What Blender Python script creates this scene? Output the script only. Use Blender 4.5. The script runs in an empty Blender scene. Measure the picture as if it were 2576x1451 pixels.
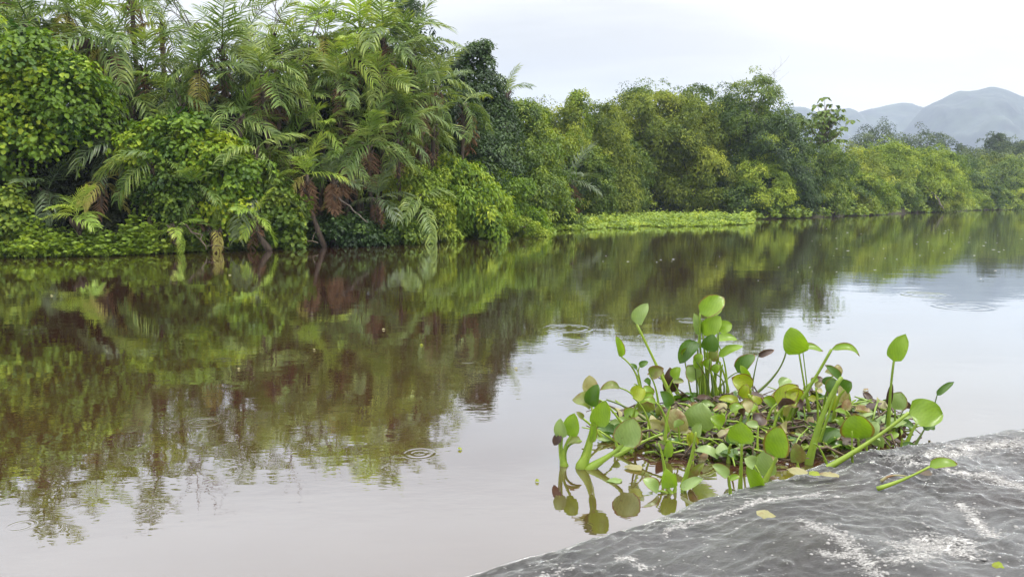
import bpy, math, random
import numpy as np
from mathutils import Vector, Matrix, noise
S = bpy.context.scene
COL = S.collection
R = math.radians
# ------------------------------------------------------------------ camera
CAM_H = 1.5; PITCH = R(6.65); F = 1930.0           # pixels are those of a 2576 x 1451 view
cd = bpy.data.cameras.new('camera'); cam = bpy.data.objects.new('camera', cd); COL.objects.link(cam)
cam.location = (0, 0, CAM_H); cam.rotation_euler = (math.pi/2 - PITCH, 0, 0)
cd.sensor_width = 36; cd.lens = 36*F/2576; cd.clip_start = 0.05; cd.clip_end = 6000
S.camera = cam
S.render.resolution_x = 1024; S.render.resolution_y = 576
# ------------------------------------------------------------------ sky
SUN_EL, SUN_AZ = R(58), R(105)                       # azimuth clockwise from +Y
w = bpy.data.worlds.new('World'); S.world = w; w.use_nodes = True
nt = w.node_tree; nt.nodes.clear(); N = nt.nodes; LK = nt.links
def mth(tree, op, a, b=None, c=None, clamp=False):
    n = tree.nodes.new('ShaderNodeMath'); n.operation = op; n.use_clamp = clamp
    for i, x in enumerate((a, b, c)):
        if x is None: continue
        if isinstance(x, (int, float)): n.inputs[i].default_value = x
        else: tree.links.new(x, n.inputs[i])
    return n.outputs[0]
def mixc(tree, fac, a, b, blend='MIX'):
    n = tree.nodes.new('ShaderNodeMix'); n.data_type = 'RGBA'; n.blend_type = blend
    for s, x in ((n.inputs[0], fac), (n.inputs[6], a), (n.inputs[7], b)):
        if isinstance(x, (int, float)): s.default_value = x
        elif isinstance(x, tuple): s.default_value = (*x, 1)
        else: tree.links.new(x, s)
    return n.outputs[2]
def ramp(tree, fac, stops, interp='LINEAR'):
    n = tree.nodes.new('ShaderNodeValToRGB'); e = n.color_ramp.elements; n.color_ramp.interpolation = interp
    while len(e) < len(stops): e.new(0.5)
    for x, (p, c) in zip(e, stops):
        x.position = p; x.color = (*c, 1) if len(c) == 3 else c
    tree.links.new(fac, n.inputs[0]); return n.outputs[0]
def noise_n(tree, vec, scale, detail=4, rough=0.55, dist=0.0):
    n = tree.nodes.new('ShaderNodeTexNoise'); n.inputs['Scale'].default_value = scale
    n.inputs['Detail'].default_value = detail; n.inputs['Roughness'].default_value = rough
    n.inputs['Distortion'].default_value = dist
    if vec is not None: tree.links.new(vec, n.inputs['Vector'])
    return n.outputs[0]
def mapping(tree, vec, loc=(0,0,0), rot=(0,0,0), sc=(1,1,1)):
    n = tree.nodes.new('ShaderNodeMapping'); n.inputs[1].default_value = loc
    n.inputs[2].default_value = rot; n.inputs[3].default_value = sc
    tree.links.new(vec, n.inputs[0]); return n.outputs[0]
sky = N.new('ShaderNodeTexSky'); sky.sky_type = 'NISHITA'; sky.sun_disc = False
sky.sun_elevation = SUN_EL; sky.sun_rotation = SUN_AZ; sky.air_density = 1.5; sky.dust_density = 3
tc = N.new('ShaderNodeTexCoord'); sep = N.new('ShaderNodeSeparateXYZ'); LK.new(tc.outputs['Generated'], sep.inputs[0])
zc = mth(nt, 'MAXIMUM', sep.outputs[2], 0.0)
# cloud deck, projected on a flat layer overhead
den = mth(nt, 'ADD', zc, 0.12)
cx = mth(nt, 'DIVIDE', sep.outputs[0], den); cy = mth(nt, 'DIVIDE', sep.outputs[1], den)
cmb = N.new('ShaderNodeCombineXYZ'); LK.new(cx, cmb.inputs[0]); LK.new(cy, cmb.inputs[1])
cl = noise_n(nt, mapping(nt, cmb.outputs[0], (3.1, 0.7, 0), (0, 0, .3), (0.55, 0.9, 1)), 1.0, 5, 0.5, 0.3)
clv = ramp(nt, cl, [(0.32, (0.74,)*3), (0.5, (0.95,)*3), (0.66, (1.1,)*3)])
grad = mth(nt, 'MULTIPLY_ADD', mth(nt, 'POWER', zc, 2.0), 29.0, 4.95)      # overcast: brighter towards the zenith
grad = mth(nt, 'MINIMUM', grad, 32.0)
deck = mixc(nt, 1.0, (1.0, 0.992, 0.965), clv, 'MULTIPLY')
vm = N.new('ShaderNodeVectorMath'); vm.operation = 'SCALE'; LK.new(deck, vm.inputs[0]); LK.new(grad, vm.inputs[3])
# veiled sun glow low on the right
dp = N.new('ShaderNodeVectorMath'); dp.operation = 'DOT_PRODUCT'; LK.new(tc.outputs['Generated'], dp.inputs[0])
ga, ge = R(27), R(12); dp.inputs[1].default_value = (math.sin(ga)*math.cos(ge), math.cos(ga)*math.cos(ge), math.sin(ge))
gl = mth(nt, 'POWER', mth(nt, 'MAXIMUM', dp.outputs['Value'], 0.0), 30.0)
glc = N.new('ShaderNodeVectorMath'); glc.operation = 'SCALE'; glc.inputs[0].default_value = (1.9, 1.6, 1.1); LK.new(gl, glc.inputs[3])
ad = N.new('ShaderNodeVectorMath'); LK.new(vm.outputs[0], ad.inputs[0]); LK.new(glc.outputs[0], ad.inputs[1])
skm = mixc(nt, 0.95, sky.outputs[0], ad.outputs[0])
bg = N.new('ShaderNodeBackground'); bg.inputs[1].default_value = 0.1
LK.new(skm, bg.inputs[0]); wo = N.new('ShaderNodeOutputWorld'); LK.new(bg.outputs[0], wo.inputs[0])
# ------------------------------------------------------------------ sun
sl = bpy.data.lights.new('sun', 'SUN'); sl.energy = 1.5; sl.angle = R(14); sl.color = (1.0, 0.95, 0.86)
so = bpy.data.objects.new('sun', sl); COL.objects.link(so); so.rotation_euler = (math.pi/2 - SUN_EL, 0, math.pi - SUN_AZ)
S.view_settings.view_transform = 'Standard'; S.view_settings.look = 'None'
S.view_settings.exposure = 0.70; S.view_settings.gamma = 1; S.view_settings.use_curve_mapping = False
S.render.engine = 'CYCLES'
S.cycles.max_bounces = 8; S.cycles.volume_bounces = 1; S.cycles.transparent_max_bounces = 8
# ------------------------------------------------------------------ helpers
def ray(u, v):
    x = (u-1288)/F; y = -(v-725.5)/F
    return Vector((x, math.cos(PITCH)+y*math.sin(PITCH), -math.sin(PITCH)+y*math.cos(PITCH)))
def at(u, v, D):
    d = ray(u, v); return Vector((0, 0, CAM_H)) + d*(D/d.y)
def ground(u, v, z=0.0):
    d = ray(u, v); t = (z-CAM_H)/d.z; return Vector((d.x*t, d.y*t, z))
def ux(u, D): return at(u, 500, D).x
def tag(o, label=None, cat=None, group=None, kind=None):
    if label: o['label'] = label
    if cat: o['category'] = cat
    if group: o['group'] = group
    if kind: o['kind'] = kind
    return o
def empty(name, loc=(0,0,0), **k):
    o = bpy.data.objects.new(name, None); COL.objects.link(o); o.location = loc; o.empty_display_size = 0.2
    return tag(o, **k)
def link(name, me, parent=None, world=True, **k):
    o = bpy.data.objects.new(name, me); COL.objects.link(o)
    if parent is not None:
        o.parent = parent
        if world: o.matrix_parent_inverse = Matrix.Translation(-parent.location)
    return tag(o, **k)
def mesh(name, V, faces, mat=None, tint=None, smooth=False):
    """faces: list of integer arrays (m,k)"""
    V = np.asarray(V, dtype=np.float32).reshape(-1, 3)
    me = bpy.data.meshes.new(name); me.vertices.add(len(V)); me.vertices.foreach_set('co', V.ravel())
    loops = np.concatenate([np.asarray(f, dtype=np.int32).ravel() for f in faces])
    tot = np.concatenate([np.full(len(f), np.asarray(f).shape[1], dtype=np.int32) for f in faces])
    st = np.concatenate([[0], np.cumsum(tot)[:-1]]).astype(np.int32)
    me.loops.add(len(loops)); me.loops.foreach_set('vertex_index', loops)
    me.polygons.add(len(tot)); me.polygons.foreach_set('loop_start', st); me.polygons.foreach_set('loop_total', tot)
    if smooth: me.polygons.foreach_set('use_smooth', np.ones(len(tot), dtype=bool))
    if tint is not None:
        a = me.attributes.new('tint', 'FLOAT', 'POINT'); a.data.foreach_set('value', np.asarray(tint, dtype=np.float32).ravel())
    me.update(calc_edges=True)
    if mat: me.materials.append(mat)
    return me
def nrm(a): return a/np.maximum(np.linalg.norm(a, axis=-1, keepdims=True), 1e-9)
class Geo:
    """collects tubes and leaf cards"""
    def __init__(s): s.V=[]; s.Q=[]; s.T=[]; s.t=[]; s.n=0
    def add(s, V, Q=None, T=None, tint=0.5):
        V = np.asarray(V, float).reshape(-1, 3); s.V.append(V)
        if Q is not None and len(Q): s.Q.append(np.asarray(Q)+s.n)
        if T is not None and len(T): s.T.append(np.asarray(T)+s.n)
        s.t.append(np.broadcast_to(np.asarray(tint, float), (len(V),)).copy()); s.n += len(V)
    def tube(s, pts, rad, sides=6, tint=0.5, cap=True):
        pts = np.asarray(pts, float); n = len(pts); rad = np.broadcast_to(rad, (n,))
        tg = nrm(np.gradient(pts, axis=0)); up = np.array([0.31, 0.17, 0.93])
        if abs(tg[0] @ up) > .9: up = np.array([1., 0.1, 0])
        V = []; a = np.arange(sides)*2*math.pi/sides
        for i in range(n):
            b1 = nrm(np.cross(tg[i], up)); b2 = np.cross(b1, tg[i])
            V.append(pts[i] + rad[i]*(np.cos(a)[:, None]*b1 + np.sin(a)[:, None]*b2))
        V = np.concatenate(V); Q = []
        for i in range(n-1):
            for j in range(sides):
                k = (j+1) % sides; Q.append((i*sides+j, i*sides+k, (i+1)*sides+k, (i+1)*sides+j))
        T = []
        if cap:
            c = len(V); V = np.concatenate([V, pts[-1:] + tg[-1]*rad[-1]*.6, pts[:1] - tg[0]*rad[0]*.3])
            for j in range(sides):
                k = (j+1) % sides; T.append(((n-1)*sides+j, (n-1)*sides+k, c)); T.append((k, j, c+1))
        s.add(V, Q, T, tint)
    def leaves(s, P, Dr, Nm, L, W, tint, fold=0.25, rnd=False):
        """leaf blades at P, growing along Dr, facing Nm"""
        P = np.asarray(P); n = len(P)
        if n == 0: return
        Dr = nrm(Dr); Sd = nrm(np.cross(Dr, Nm)); Nm = np.cross(Sd, Dr)
        L = np.broadcast_to(L, (n,))[:, None]; W = np.broadcast_to(W, (n,))[:, None]
        if rnd:
            V = np.stack([P, P+Dr*L*.3+Sd*W*.48+Nm*W*fold*.6, P+Dr*L*.78+Sd*W*.36+Nm*W*fold*.2, P+Dr*L-Nm*L*.12,
                          P+Dr*L*.78-Sd*W*.36+Nm*W*fold*.2, P+Dr*L*.3-Sd*W*.48+Nm*W*fold*.6], 1).reshape(-1, 3)
            b = np.arange(n)[:, None]*6
            s.add(V, np.concatenate([b+[0,1,2,3], b+[0,3,4,5]]), None, np.repeat(np.broadcast_to(tint, (n,)), 6))
        else:
            V = np.stack([P, P+Dr*L*.45+Sd*W*.5+Nm*W*fold, P+Dr*L-Nm*L*.1, P+Dr*L*.45-Sd*W*.5+Nm*W*fold], 1).reshape(-1, 3)
            b = np.arange(n)[:, None]*4
            s.add(V, None, np.concatenate([b+[0,1,2], b+[0,2,3]]), np.repeat(np.broadcast_to(tint, (n,)), 4))
    def mesh(s, name, mat, smooth=False):
        f = ([np.concatenate(s.Q)] if s.Q else []) + ([np.concatenate(s.T)] if s.T else [])
        return mesh(name, np.concatenate(s.V), f, mat, np.concatenate(s.t), smooth)
# ------------------------------------------------------------------ materials
def new_mat(name):
    m = bpy.data.materials.new(name); m.use_nodes = True; t = m.node_tree
    b = t.nodes['Principled BSDF']; return m, t, b
def leaf_mat(name, dark, mid, light, rough=0.5, trans=0.25, spec=0.4, nscale=0.9, noise_amt=0.5):
    m, t, b = new_mat(name)
    a = t.nodes.new('ShaderNodeAttribute'); a.attribute_name = 'tint'
    g = t.nodes.new('ShaderNodeNewGeometry'); oi = t.nodes.new('ShaderNodeObjectInfo')
    n1 = noise_n(t, g.outputs['Position'], nscale, 3)
    f = mth(t, 'ADD', a.outputs['Fac'], mth(t, 'MULTIPLY', mth(t, 'SUBTRACT', n1, 0.5), noise_amt*2))
    f = mth(t, 'ADD', f, mth(t, 'MULTIPLY', mth(t, 'SUBTRACT', oi.outputs['Random'], 0.5), 0.22), clamp=True)
    c = ramp(t, f, [(0.0, dark), (0.5, mid), (1.0, light)])
    t.links.new(c, b.inputs['Base Color']); b.inputs['Roughness'].default_value = rough
    b.inputs['Specular IOR Level'].default_value = spec*.6
    tr = t.nodes.new('ShaderNodeBsdfTranslucent')
    tcx = mixc(t, 1.0, c, (1.3, 1.25, 0.4), 'MULTIPLY'); t.links.new(tcx, tr.inputs[0])
    ms = t.nodes.new('ShaderNodeMixShader'); ms.inputs[0].default_value = trans
    t.links.new(b.outputs[0], ms.inputs[1]); t.links.new(tr.outputs[0], ms.inputs[2])
    t.links.new(ms.outputs[0], t.nodes['Material Output'].inputs[0]); return m
M = {}
M['palm'] = leaf_mat('palm_frond_green', (.030,.062,.013), (.105,.172,.034), (.34,.40,.10), .42, .30, .6)
M['palmlime'] = leaf_mat('palm_frond_lime', (0.115,0.196,0.029), (0.230,0.345,0.052), (0.414,0.460,0.081), .42, .35, .5)
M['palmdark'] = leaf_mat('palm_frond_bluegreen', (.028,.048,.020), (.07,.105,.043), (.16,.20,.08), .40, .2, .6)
M['palmold'] = leaf_mat('palm_frond_yellowing', (0.172,0.172,0.040), (0.299,0.276,0.069), (0.460,0.391,0.115), .5, .3, .4)
M['dead'] = leaf_mat('dead_frond', (0.055,0.032,0.020), (0.140,0.080,0.048), (0.270,0.170,0.100), .8, .1, .2)
M['vine'] = leaf_mat('vine_leaf_lime', (.030,.080,.007), (.150,.250,.016), (.36,.43,.03), .45, .35, .45)
M['green'] = leaf_mat('leaf_mid_green', (.024,.058,.008), (.100,.163,.019), (.26,.33,.036), .5, .3, .45)
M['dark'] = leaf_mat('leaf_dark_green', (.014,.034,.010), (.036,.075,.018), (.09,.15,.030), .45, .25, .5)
M['olive'] = leaf_mat('leaf_olive', (.044,.078,.008), (.150,.198,.020), (.33,.37,.040), .55, .3, .35)
M['yellow'] = leaf_mat('leaf_yellow_green', (.065,.120,.012), (.185,.265,.026), (.36,.42,.045), .55, .3, .35)
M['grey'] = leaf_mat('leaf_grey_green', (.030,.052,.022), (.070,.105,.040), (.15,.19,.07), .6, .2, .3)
M['mat'] = leaf_mat('floating_mat_leaf', (.07,.12,.012), (.19,.28,.028), (.38,.44,.05), .45, .3, .45)
M['mat2'] = leaf_mat('floating_hyacinth_leaf', (0.057,0.115,0.021), (0.138,0.230,0.034), (0.276,0.380,0.057), .4, .3, .5)
def bark(name, a, b_):
    m, t, b = new_mat(name); g = t.nodes.new('ShaderNodeNewGeometry')
    n = noise_n(t, mapping(t, g.outputs['Position'], sc=(6, 6, 1.5)), 3, 5)
    c = ramp(t, n, [(.3, a), (.7, b_)]); t.links.new(c, b.inputs['Base Color']); b.inputs['Roughness'].default_value = .85
    bp = t.nodes.new('ShaderNodeBump'); bp.inputs['Strength'].default_value = .6; t.links.new(n, bp.inputs['Height']); t.links.new(bp.outputs[0], b.inputs['Normal'])
    return m
M['bark'] = bark('bark_brown', (.035,.026,.018), (.13,.10,.07)); M['palmbark'] = bark('palm_bark', (.03,.022,.018), (.10,.07,.05))
M['twig'] = bark('bare_twig', (.05,.04,.035), (.16,.13,.11))
M['thicket'] = leaf_mat('undergrowth_painted_shade', (.006,.008,.004), (.016,.022,.008), (.045,.05,.02), .8, .1, .2)  # near-black undergrowth: the deep shade of the hollows is put into this colour
# ------------------------------------------------------------------ shoreline
SH = [(-1500,16), (-600,18), (-200,19.3), (0,20.3), (400,21.2), (700,24), (1000,28), (1150,31), (1300,40), (1450,55), (1600,64), (1850,64),
      (1900,60), (2000,62), (2150,70), (2300,86), (2450,105), (2576,118), (2800,140), (3200,170), (4200,190)]
def shore(u):
    return float(np.interp(u, [a for a, _ in SH], [b for _, b in SH]))
def build_ground():
    us = np.arange(-1500, 4300, 40); off = [-.6, 0, .5, 2, 6, 20, 60, 200, 600, 1500]; zz = [-.3, -.02, .22, .45, .7, 1.0, 1.4, 1.6, 2.0, 2.0]
    V = []
    for u in us:
        D = shore(u)
        for o, z in zip(off, zz):
            x = ux(u, D+min(o, 60)); V.append((x*(1 if o <= 60 else (D+o)/(D+60)), D+o, z + (noise.noise((x*.3, (D+o)*.3, 0))*.12 if o > 0 else 0)))
    n = len(off); Q = [(i*n+j, (i+1)*n+j, (i+1)*n+j+1, i*n+j+1) for i in range(len(us)-1) for j in range(n-1)]
    m, t, b = new_mat('forest_soil'); g = t.nodes.new('ShaderNodeNewGeometry')
    n1 = noise_n(t, g.outputs['Position'], .8, 6)
    t.links.new(ramp(t, n1, [(.3, (.02,.014,.009)), (.55, (.045,.035,.018)), (.75, (.05,.065,.02))]), b.inputs['Base Color']); b.inputs['Roughness'].default_value = .95
    link('river_bank', mesh('river_bank', V, [np.array(Q)], m, smooth=True), kind='structure')
build_ground()
# ------------------------------------------------------------------ water
RINGS = [(1055,1140,40), (1175,907,34), (780,931,20), (690,942,20), (515,1062,42), (1090,918,10), (1440,863,50), (1425,826,60), (1740,806,40),
         (1520,797,28), (1640,846,34), (135,1168,30), (52,1322,34), (2480,1052,34), (2330,742,60), (2420,772,70), (945,893,26), (560,905,24),
         (420,780,16), (880,1000,14), (1465,1325,34), (330,1080,22), (2100,790,36)]
def build_water():
    m, t, b = new_mat('river_water')
    g = t.nodes.new('ShaderNodeNewGeometry'); pos = g.outputs['Position']
    n0 = noise_n(t, mapping(t, pos, sc=(.12, .2, 1)), 1.0, 3)
    t.links.new(ramp(t, n0, [(.3, (.050,.0215,.0115)), (.7, (.064,.029,.016))]), b.inputs['Base Color'])
    b.inputs['Roughness'].default_value = 0.5; b.inputs['Specular IOR Level'].default_value = 0.0
    lw = t.nodes.new('ShaderNodeLayerWeight'); lw.inputs[0].default_value = .5
    fac = ramp(t, lw.outputs['Facing'], [(0, (.15,)*3), (.5, (.30,)*3), (.68, (.50,)*3), (.85, (.82,)*3), (1, (.93,)*3)])
    gs = t.nodes.new('ShaderNodeBsdfGlossy'); gs.inputs['Roughness'].default_value = .012; gs.inputs[0].default_value = (.94, .985, 1, 1)
    mw = t.nodes.new('ShaderNodeMixShader'); t.links.new(fac, mw.inputs[0]); t.links.new(b.outputs[0], mw.inputs[1]); t.links.new(gs.outputs[0], mw.inputs[2])
    t.links.new(mw.outputs[0], t.nodes['Material Output'].inputs[0])
    # gentle swell, small wavelets in patches
    big = noise_n(t, mapping(t, pos, rot=(0, 0, .5), sc=(.7, 1.1, 1)), 1.0, 2)
    mid = noise_n(t, mapping(t, pos, rot=(0, 0, -.2), sc=(3.0, 6.0, 1)), 1.0, 3, .6)
    fine = noise_n(t, mapping(t, pos, rot=(0, 0, .1), sc=(9, 22, 1)), 1.0, 2, .5)
    patch = ramp(t, noise_n(t, mapping(t, pos, sc=(.10, .25, 1)), 1.0, 2), [(.42, (0,)*3), (.65, (1,)*3)])
    h = mth(t, 'MULTIPLY', big, 0.0032)
    h = mth(t, 'ADD', h, mth(t, 'MULTIPLY', mid, 0.0008))
    h = mth(t, 'ADD', h, mth(t, 'MULTIPLY', mth(t, 'MULTIPLY', fine, patch), 0.0006))
    sp = t.nodes.new('ShaderNodeSeparateXYZ'); t.links.new(pos, sp.inputs[0])
    ringn = ramp(t, noise_n(t, mapping(t, pos, sc=(4, 2, 1)), 1.0, 2), [(.35, (.1,)*3), (.62, (1,)*3)])
    rs = random.Random(3)
    for u, v, r in RINGS:
        p = ground(u, v); rr = r*p.y/F
        dx = mth(t, 'SUBTRACT', sp.outputs[0], p.x); dy = mth(t, 'SUBTRACT', sp.outputs[1], p.y)
        d = mth(t, 'SQRT', mth(t, 'ADD', mth(t, 'MULTIPLY', dx, dx), mth(t, 'MULTIPLY', dy, dy)))
        q = mth(t, 'DIVIDE', d, rr)                                     # 1 at the outer ring
        env = ramp(t, mth(t, 'MULTIPLY', q, .5), [(0.0, (.15,)*3), (.3, (.6,)*3), (.48, (1,)*3), (.62, (0,)*3)], 'EASE')
        wv = mth(t, 'SINE', mth(t, 'MULTIPLY', q, 2*math.pi*rs.choice([2, 2.5, 3])))
        h = mth(t, 'ADD', h, mth(t, 'MULTIPLY', mth(t, 'MULTIPLY', wv, mth(t, 'MULTIPLY', env, ringn)), 0.0034*rr))
    bp = t.nodes.new('ShaderNodeBump'); bp.inputs['Strength'].default_value = 1.0; bp.inputs['Distance'].default_value = 1.0
    t.links.new(h, bp.inputs['Height']); t.links.new(bp.outputs[0], b.inputs['Normal']); t.links.new(bp.outputs[0], gs.inputs['Normal'])
    xs = [-900, -60, -20, -5, 0, 5, 20, 60, 900]; ys = [-60, 0, 3, 8, 20, 60, 150, 900]
    V = [(x, y, 0) for y in ys for x in xs]; n = len(xs)
    Q = [(j*n+i, j*n+i+1, (j+1)*n+i+1, (j+1)*n+i) for j in range(len(ys)-1) for i in range(n-1)]
    link('river_water', mesh('river_water', V, [np.array(Q)], m), kind='structure')
build_water()
# ------------------------------------------------------------------ mountains
def mountain(name, prof, D, depth, seed):
    us = np.arange(prof[0][0], prof[-1][0]+1, 5.0); vs = np.interp(us, [a for a, _ in prof], [b for _, b in prof])
    ts = np.linspace(-1, 1, 61); V = []
    for u, v in zip(us, vs):
        top = at(u, v, D)
        for q in ts:
            x = top.x*(1+q*depth/D*.3); y = D+q*depth
            f = (1-abs(q))**.9
            nz = noise.fractal((x*.006+seed, y*.006, 0), .9, 2.0, 6)*(70*(1-f)*f*4*.5 + 7)
            rd = noise.noise((x*.016+seed, y*.003, 2.0))*28*f*(1-f)*2
            V.append((x, y, max(top.z*f+nz+rd, -2) if abs(q) < 1 else -2))
    n = len(ts); Q = [(i*n+j, (i+1)*n+j, (i+1)*n+j+1, i*n+j+1) for i in range(len(us)-1) for j in range(n-1)]
    m, t, b = new_mat(name+'_forest'); g = t.nodes.new('ShaderNodeNewGeometry')
    t.links.new(ramp(t, noise_n(t, g.outputs['Position'], .02, 8, .7), [(.40, (.004,.010,.009)), (.62, (.040,.055,.036))]), b.inputs['Base Color']); b.inputs['Roughness'].default_value = .9
    link(name, mesh(name, V, [np.array(Q)], m, smooth=True), kind='structure')
mountain('far_hills', [(1500,330), (1800,300), (1985,271), (2023,274), (2056,285), (2100,278), (2137,272), (2158,283), (2186,272), (2228,261), (2271,255),
    (2297,258), (2324,267), (2380,272), (2500,300), (2700,330)], 1900, 500, 1)
mountain('mountain', [(2150,500), (2250,360), (2324,270), (2345,257), (2365,248), (2390,236), (2414,227), (2440,228), (2465,223), (2489,219), (2505,221), (2520,226), (2537,230),
    (2576,242), (2700,262), (2850,250), (3100,300), (3500,340), (4200,400)], 1650, 450, 9)
# ------------------------------------------------------------------ vegetation builders
def rnd_dirs(rs, n):
    return nrm(rs.normal(size=(n, 3)))
def crown_geo(rs, W, Dp, H, leaf, nsub, per, z0=0.0, big=10, shape='dome', rnd=False, droop=.5, ragged=.12, aspect=.5, flat=.8, backcut=.6, tintvar=.25):
    """vegetation mass W wide, Dp deep, from z0 to H: big lobes > sprays > leaves. origin at its base"""
    g = Geo(); hh = (H-z0)
    # big lobes spread over an ellipsoid / dome, more of them on tall masses
    nb = int(big*max(1.0, (hh/W)**.7)*1.3); C = []; Rr = []
    for i in range(nb):
        a = i*2.39996 + rs.uniform(-.5, .5); q = (i+.5)/nb
        lo = 0.0 if shape == 'dome' else -.85
        sz = lo + (1-lo)*q; e = math.asin(min(.999, max(-.999, sz)))
        rr = rs.uniform(.13, .30)*min(W, hh*1.3)
        zr = hh-rr if shape == 'dome' else hh/2-rr*.7
        k = rs.uniform(.78, 1.0+ragged)
        wz = math.cos(e)**.7
        C.append(np.array([math.cos(a)*wz*(W/2-rr*.7)*k, math.sin(a)*wz*max(Dp/2-rr*.7, .1)*k, (z0+rr*.4 if shape == 'dome' else z0+hh/2)+sz*zr*.93*(1+rs.uniform(-ragged, ragged*.4))])); Rr.append(rr)
    rr = .26*min(W, hh); C.append(np.array([rs.uniform(-.1, .1)*W, 0, H-rr])); Rr.append(rr)
    for q in (.25, .5, .72):                                            # core
        C.append(np.array([0, 0, z0+hh*q])); Rr.append(.36*min(W, hh)*(1.15-q*.5))
    C = np.array(C); Rr = np.array(Rr)
    pr = Rr**2/np.sum(Rr**2); NC = nsub*5; idx = rs.choice(len(C), size=NC, p=pr)
    d = rnd_dirs(rs, NC); d[:, 2] = np.where((d[:, 2] < -.05) & (rs.uniform(size=NC) < .75), -d[:, 2], d[:, 2])
    P = C[idx] + d*Rr[idx][:, None]*np.where(rs.uniform(size=(NC, 1)) < .12, rs.uniform(1.05, 1.45, (NC, 1)), rs.uniform(.78, 1.06, (NC, 1)))
    ok = (P[:, 2] > z0)
    for j in range(len(C)):
        ok &= ~((np.linalg.norm(P-C[j], axis=1) < Rr[j]*.84) & (idx != j))
    ok &= ~((d[:, 1] > .25) & (rs.uniform(size=len(d)) < backcut))
    # inner foliage that closes the crown
    ni = nsub*6; ii = rs.choice(len(C), size=ni, p=pr); di = rnd_dirs(rs, ni)
    Pi = C[ii] + di*Rr[ii][:, None]*rs.uniform(.2, .62, (ni, 1)); m_ = Pi[:, 2] > max(z0, .1)
    g.leaves(Pi[m_], di[m_]+[0, 0, -.6], rnd_dirs(rs, m_.sum())+[0, -.4, .5], leaf*rs.uniform(1.3, 2.1, m_.sum()), leaf*rs.uniform(.8, 1.3, m_.sum()), np.clip(rs.normal(.4, .12, m_.sum()), 0, 1))
    P = P[ok][:nsub]; d = d[ok][:nsub]; idx = idx[ok][:nsub]; ns = len(P)
    lt = rs.uniform(-tintvar, tintvar, len(C))[idx]; st = rs.normal(0, tintvar*.7, ns)
    srad = np.clip(rs.uniform(.16, .42, ns)*Rr[idx], leaf*1.6, leaf*6.5)
    fr = 2*math.pi/np.array([.9, .9, .7])/max(min(W, hh), 1.0)
    for kk in (1.0, 2.1):
        P = P + np.stack([np.sin(P@(fr*kk*rs.uniform(.6, 1.3, 3)*rs.choice([-1, 1], 3)) + rs.uniform(0, 6.28)) for _ in range(3)], 1)*np.array([1, 1, .8])*min(W, hh)*.055/kk
    # sprays: flattened umbrellas facing out and up
    up = nrm(d*.75 + np.array([0, 0, .75])); 
    a = rs.uniform(0, 2*math.pi, (ns, per)); q = np.sqrt(rs.uniform(.0, 1, (ns, per)))
    t1 = nrm(np.cross(up, np.array([.3, .9, .11]))); t2 = np.cross(up, t1)
    rad = t1[:, None]*np.cos(a)[..., None] + t2[:, None]*np.sin(a)[..., None]
    X = P[:, None] + rad*(q*srad[:, None])[..., None] - up[:, None]*(q**2*srad[:, None]*droop)[..., None]*1.2 + rs.normal(0, leaf*.25, (ns, per, 3))
    X += up[:, None]*(rs.uniform(-1, .5, (ns, per))*srad[:, None]*.5)[..., None]
    Dr = rad*.9 + up[:, None]*.15 + rs.normal(0, .35, (ns, per, 3)) - np.array([0, 0, droop])
    Nm = up[:, None]*flat + rad*.35 + rs.normal(0, .26, (ns, per, 3))
    tt = np.clip(.45 + lt[:, None] + st[:, None] + rs.normal(0, .075, (ns, per)) , 0, 1)
    Lf = leaf*rs.uniform(.6, 1.25, (ns, per))
    keep = (X[..., 2].ravel() > .03)
    g.leaves(X.reshape(-1, 3)[keep], Dr.reshape(-1, 3)[keep], Nm.reshape(-1, 3)[keep], Lf.ravel()[keep], (Lf*aspect).ravel()[keep], tt.ravel()[keep], rnd=rnd)
    return g, C, Rr
def trunk_geo(rs, H, C, Rr, r0, nl=7):
    g = Geo(); top = np.array([C[-1][0]*.6, 0, H*.78])
    n = 7; ts = np.linspace(0, 1, n)[:, None]; bend = rs.normal(0, .03*H, 2)
    pts = ts*top + np.concatenate([np.sin(ts*math.pi)*bend[0], np.sin(ts*math.pi)*bend[1], ts*0], 1); pts[0, 2] = -.15
    g.tube(pts, r0*(1-.75*ts[:, 0]), 7)
    for j in rs.permutation(len(C))[:nl]:
        k = rs.integers(1, n-2); b = pts[k]; e = C[j] + np.array([0, 0, Rr[j]*.3]); mid = (b+e)/2 + np.array([0, 0, .08*H])
        u_ = np.linspace(0, 1, 5)[:, None]; c = (1-u_)**2*b + 2*u_*(1-u_)*mid + u_**2*e
        g.tube(c, r0*.5*(1-.8*u_[:, 0]), 5)
        for _ in range(3):
            e2 = C[j] + rnd_dirs(rs, 1)[0]*Rr[j]*.9; g.tube(np.array([c[3], (c[3]+e2)/2+[0, 0, .1], e2]), np.array([r0*.16, r0*.1, r0*.04]), 4)
    return g
TREE_N = [0]
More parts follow.
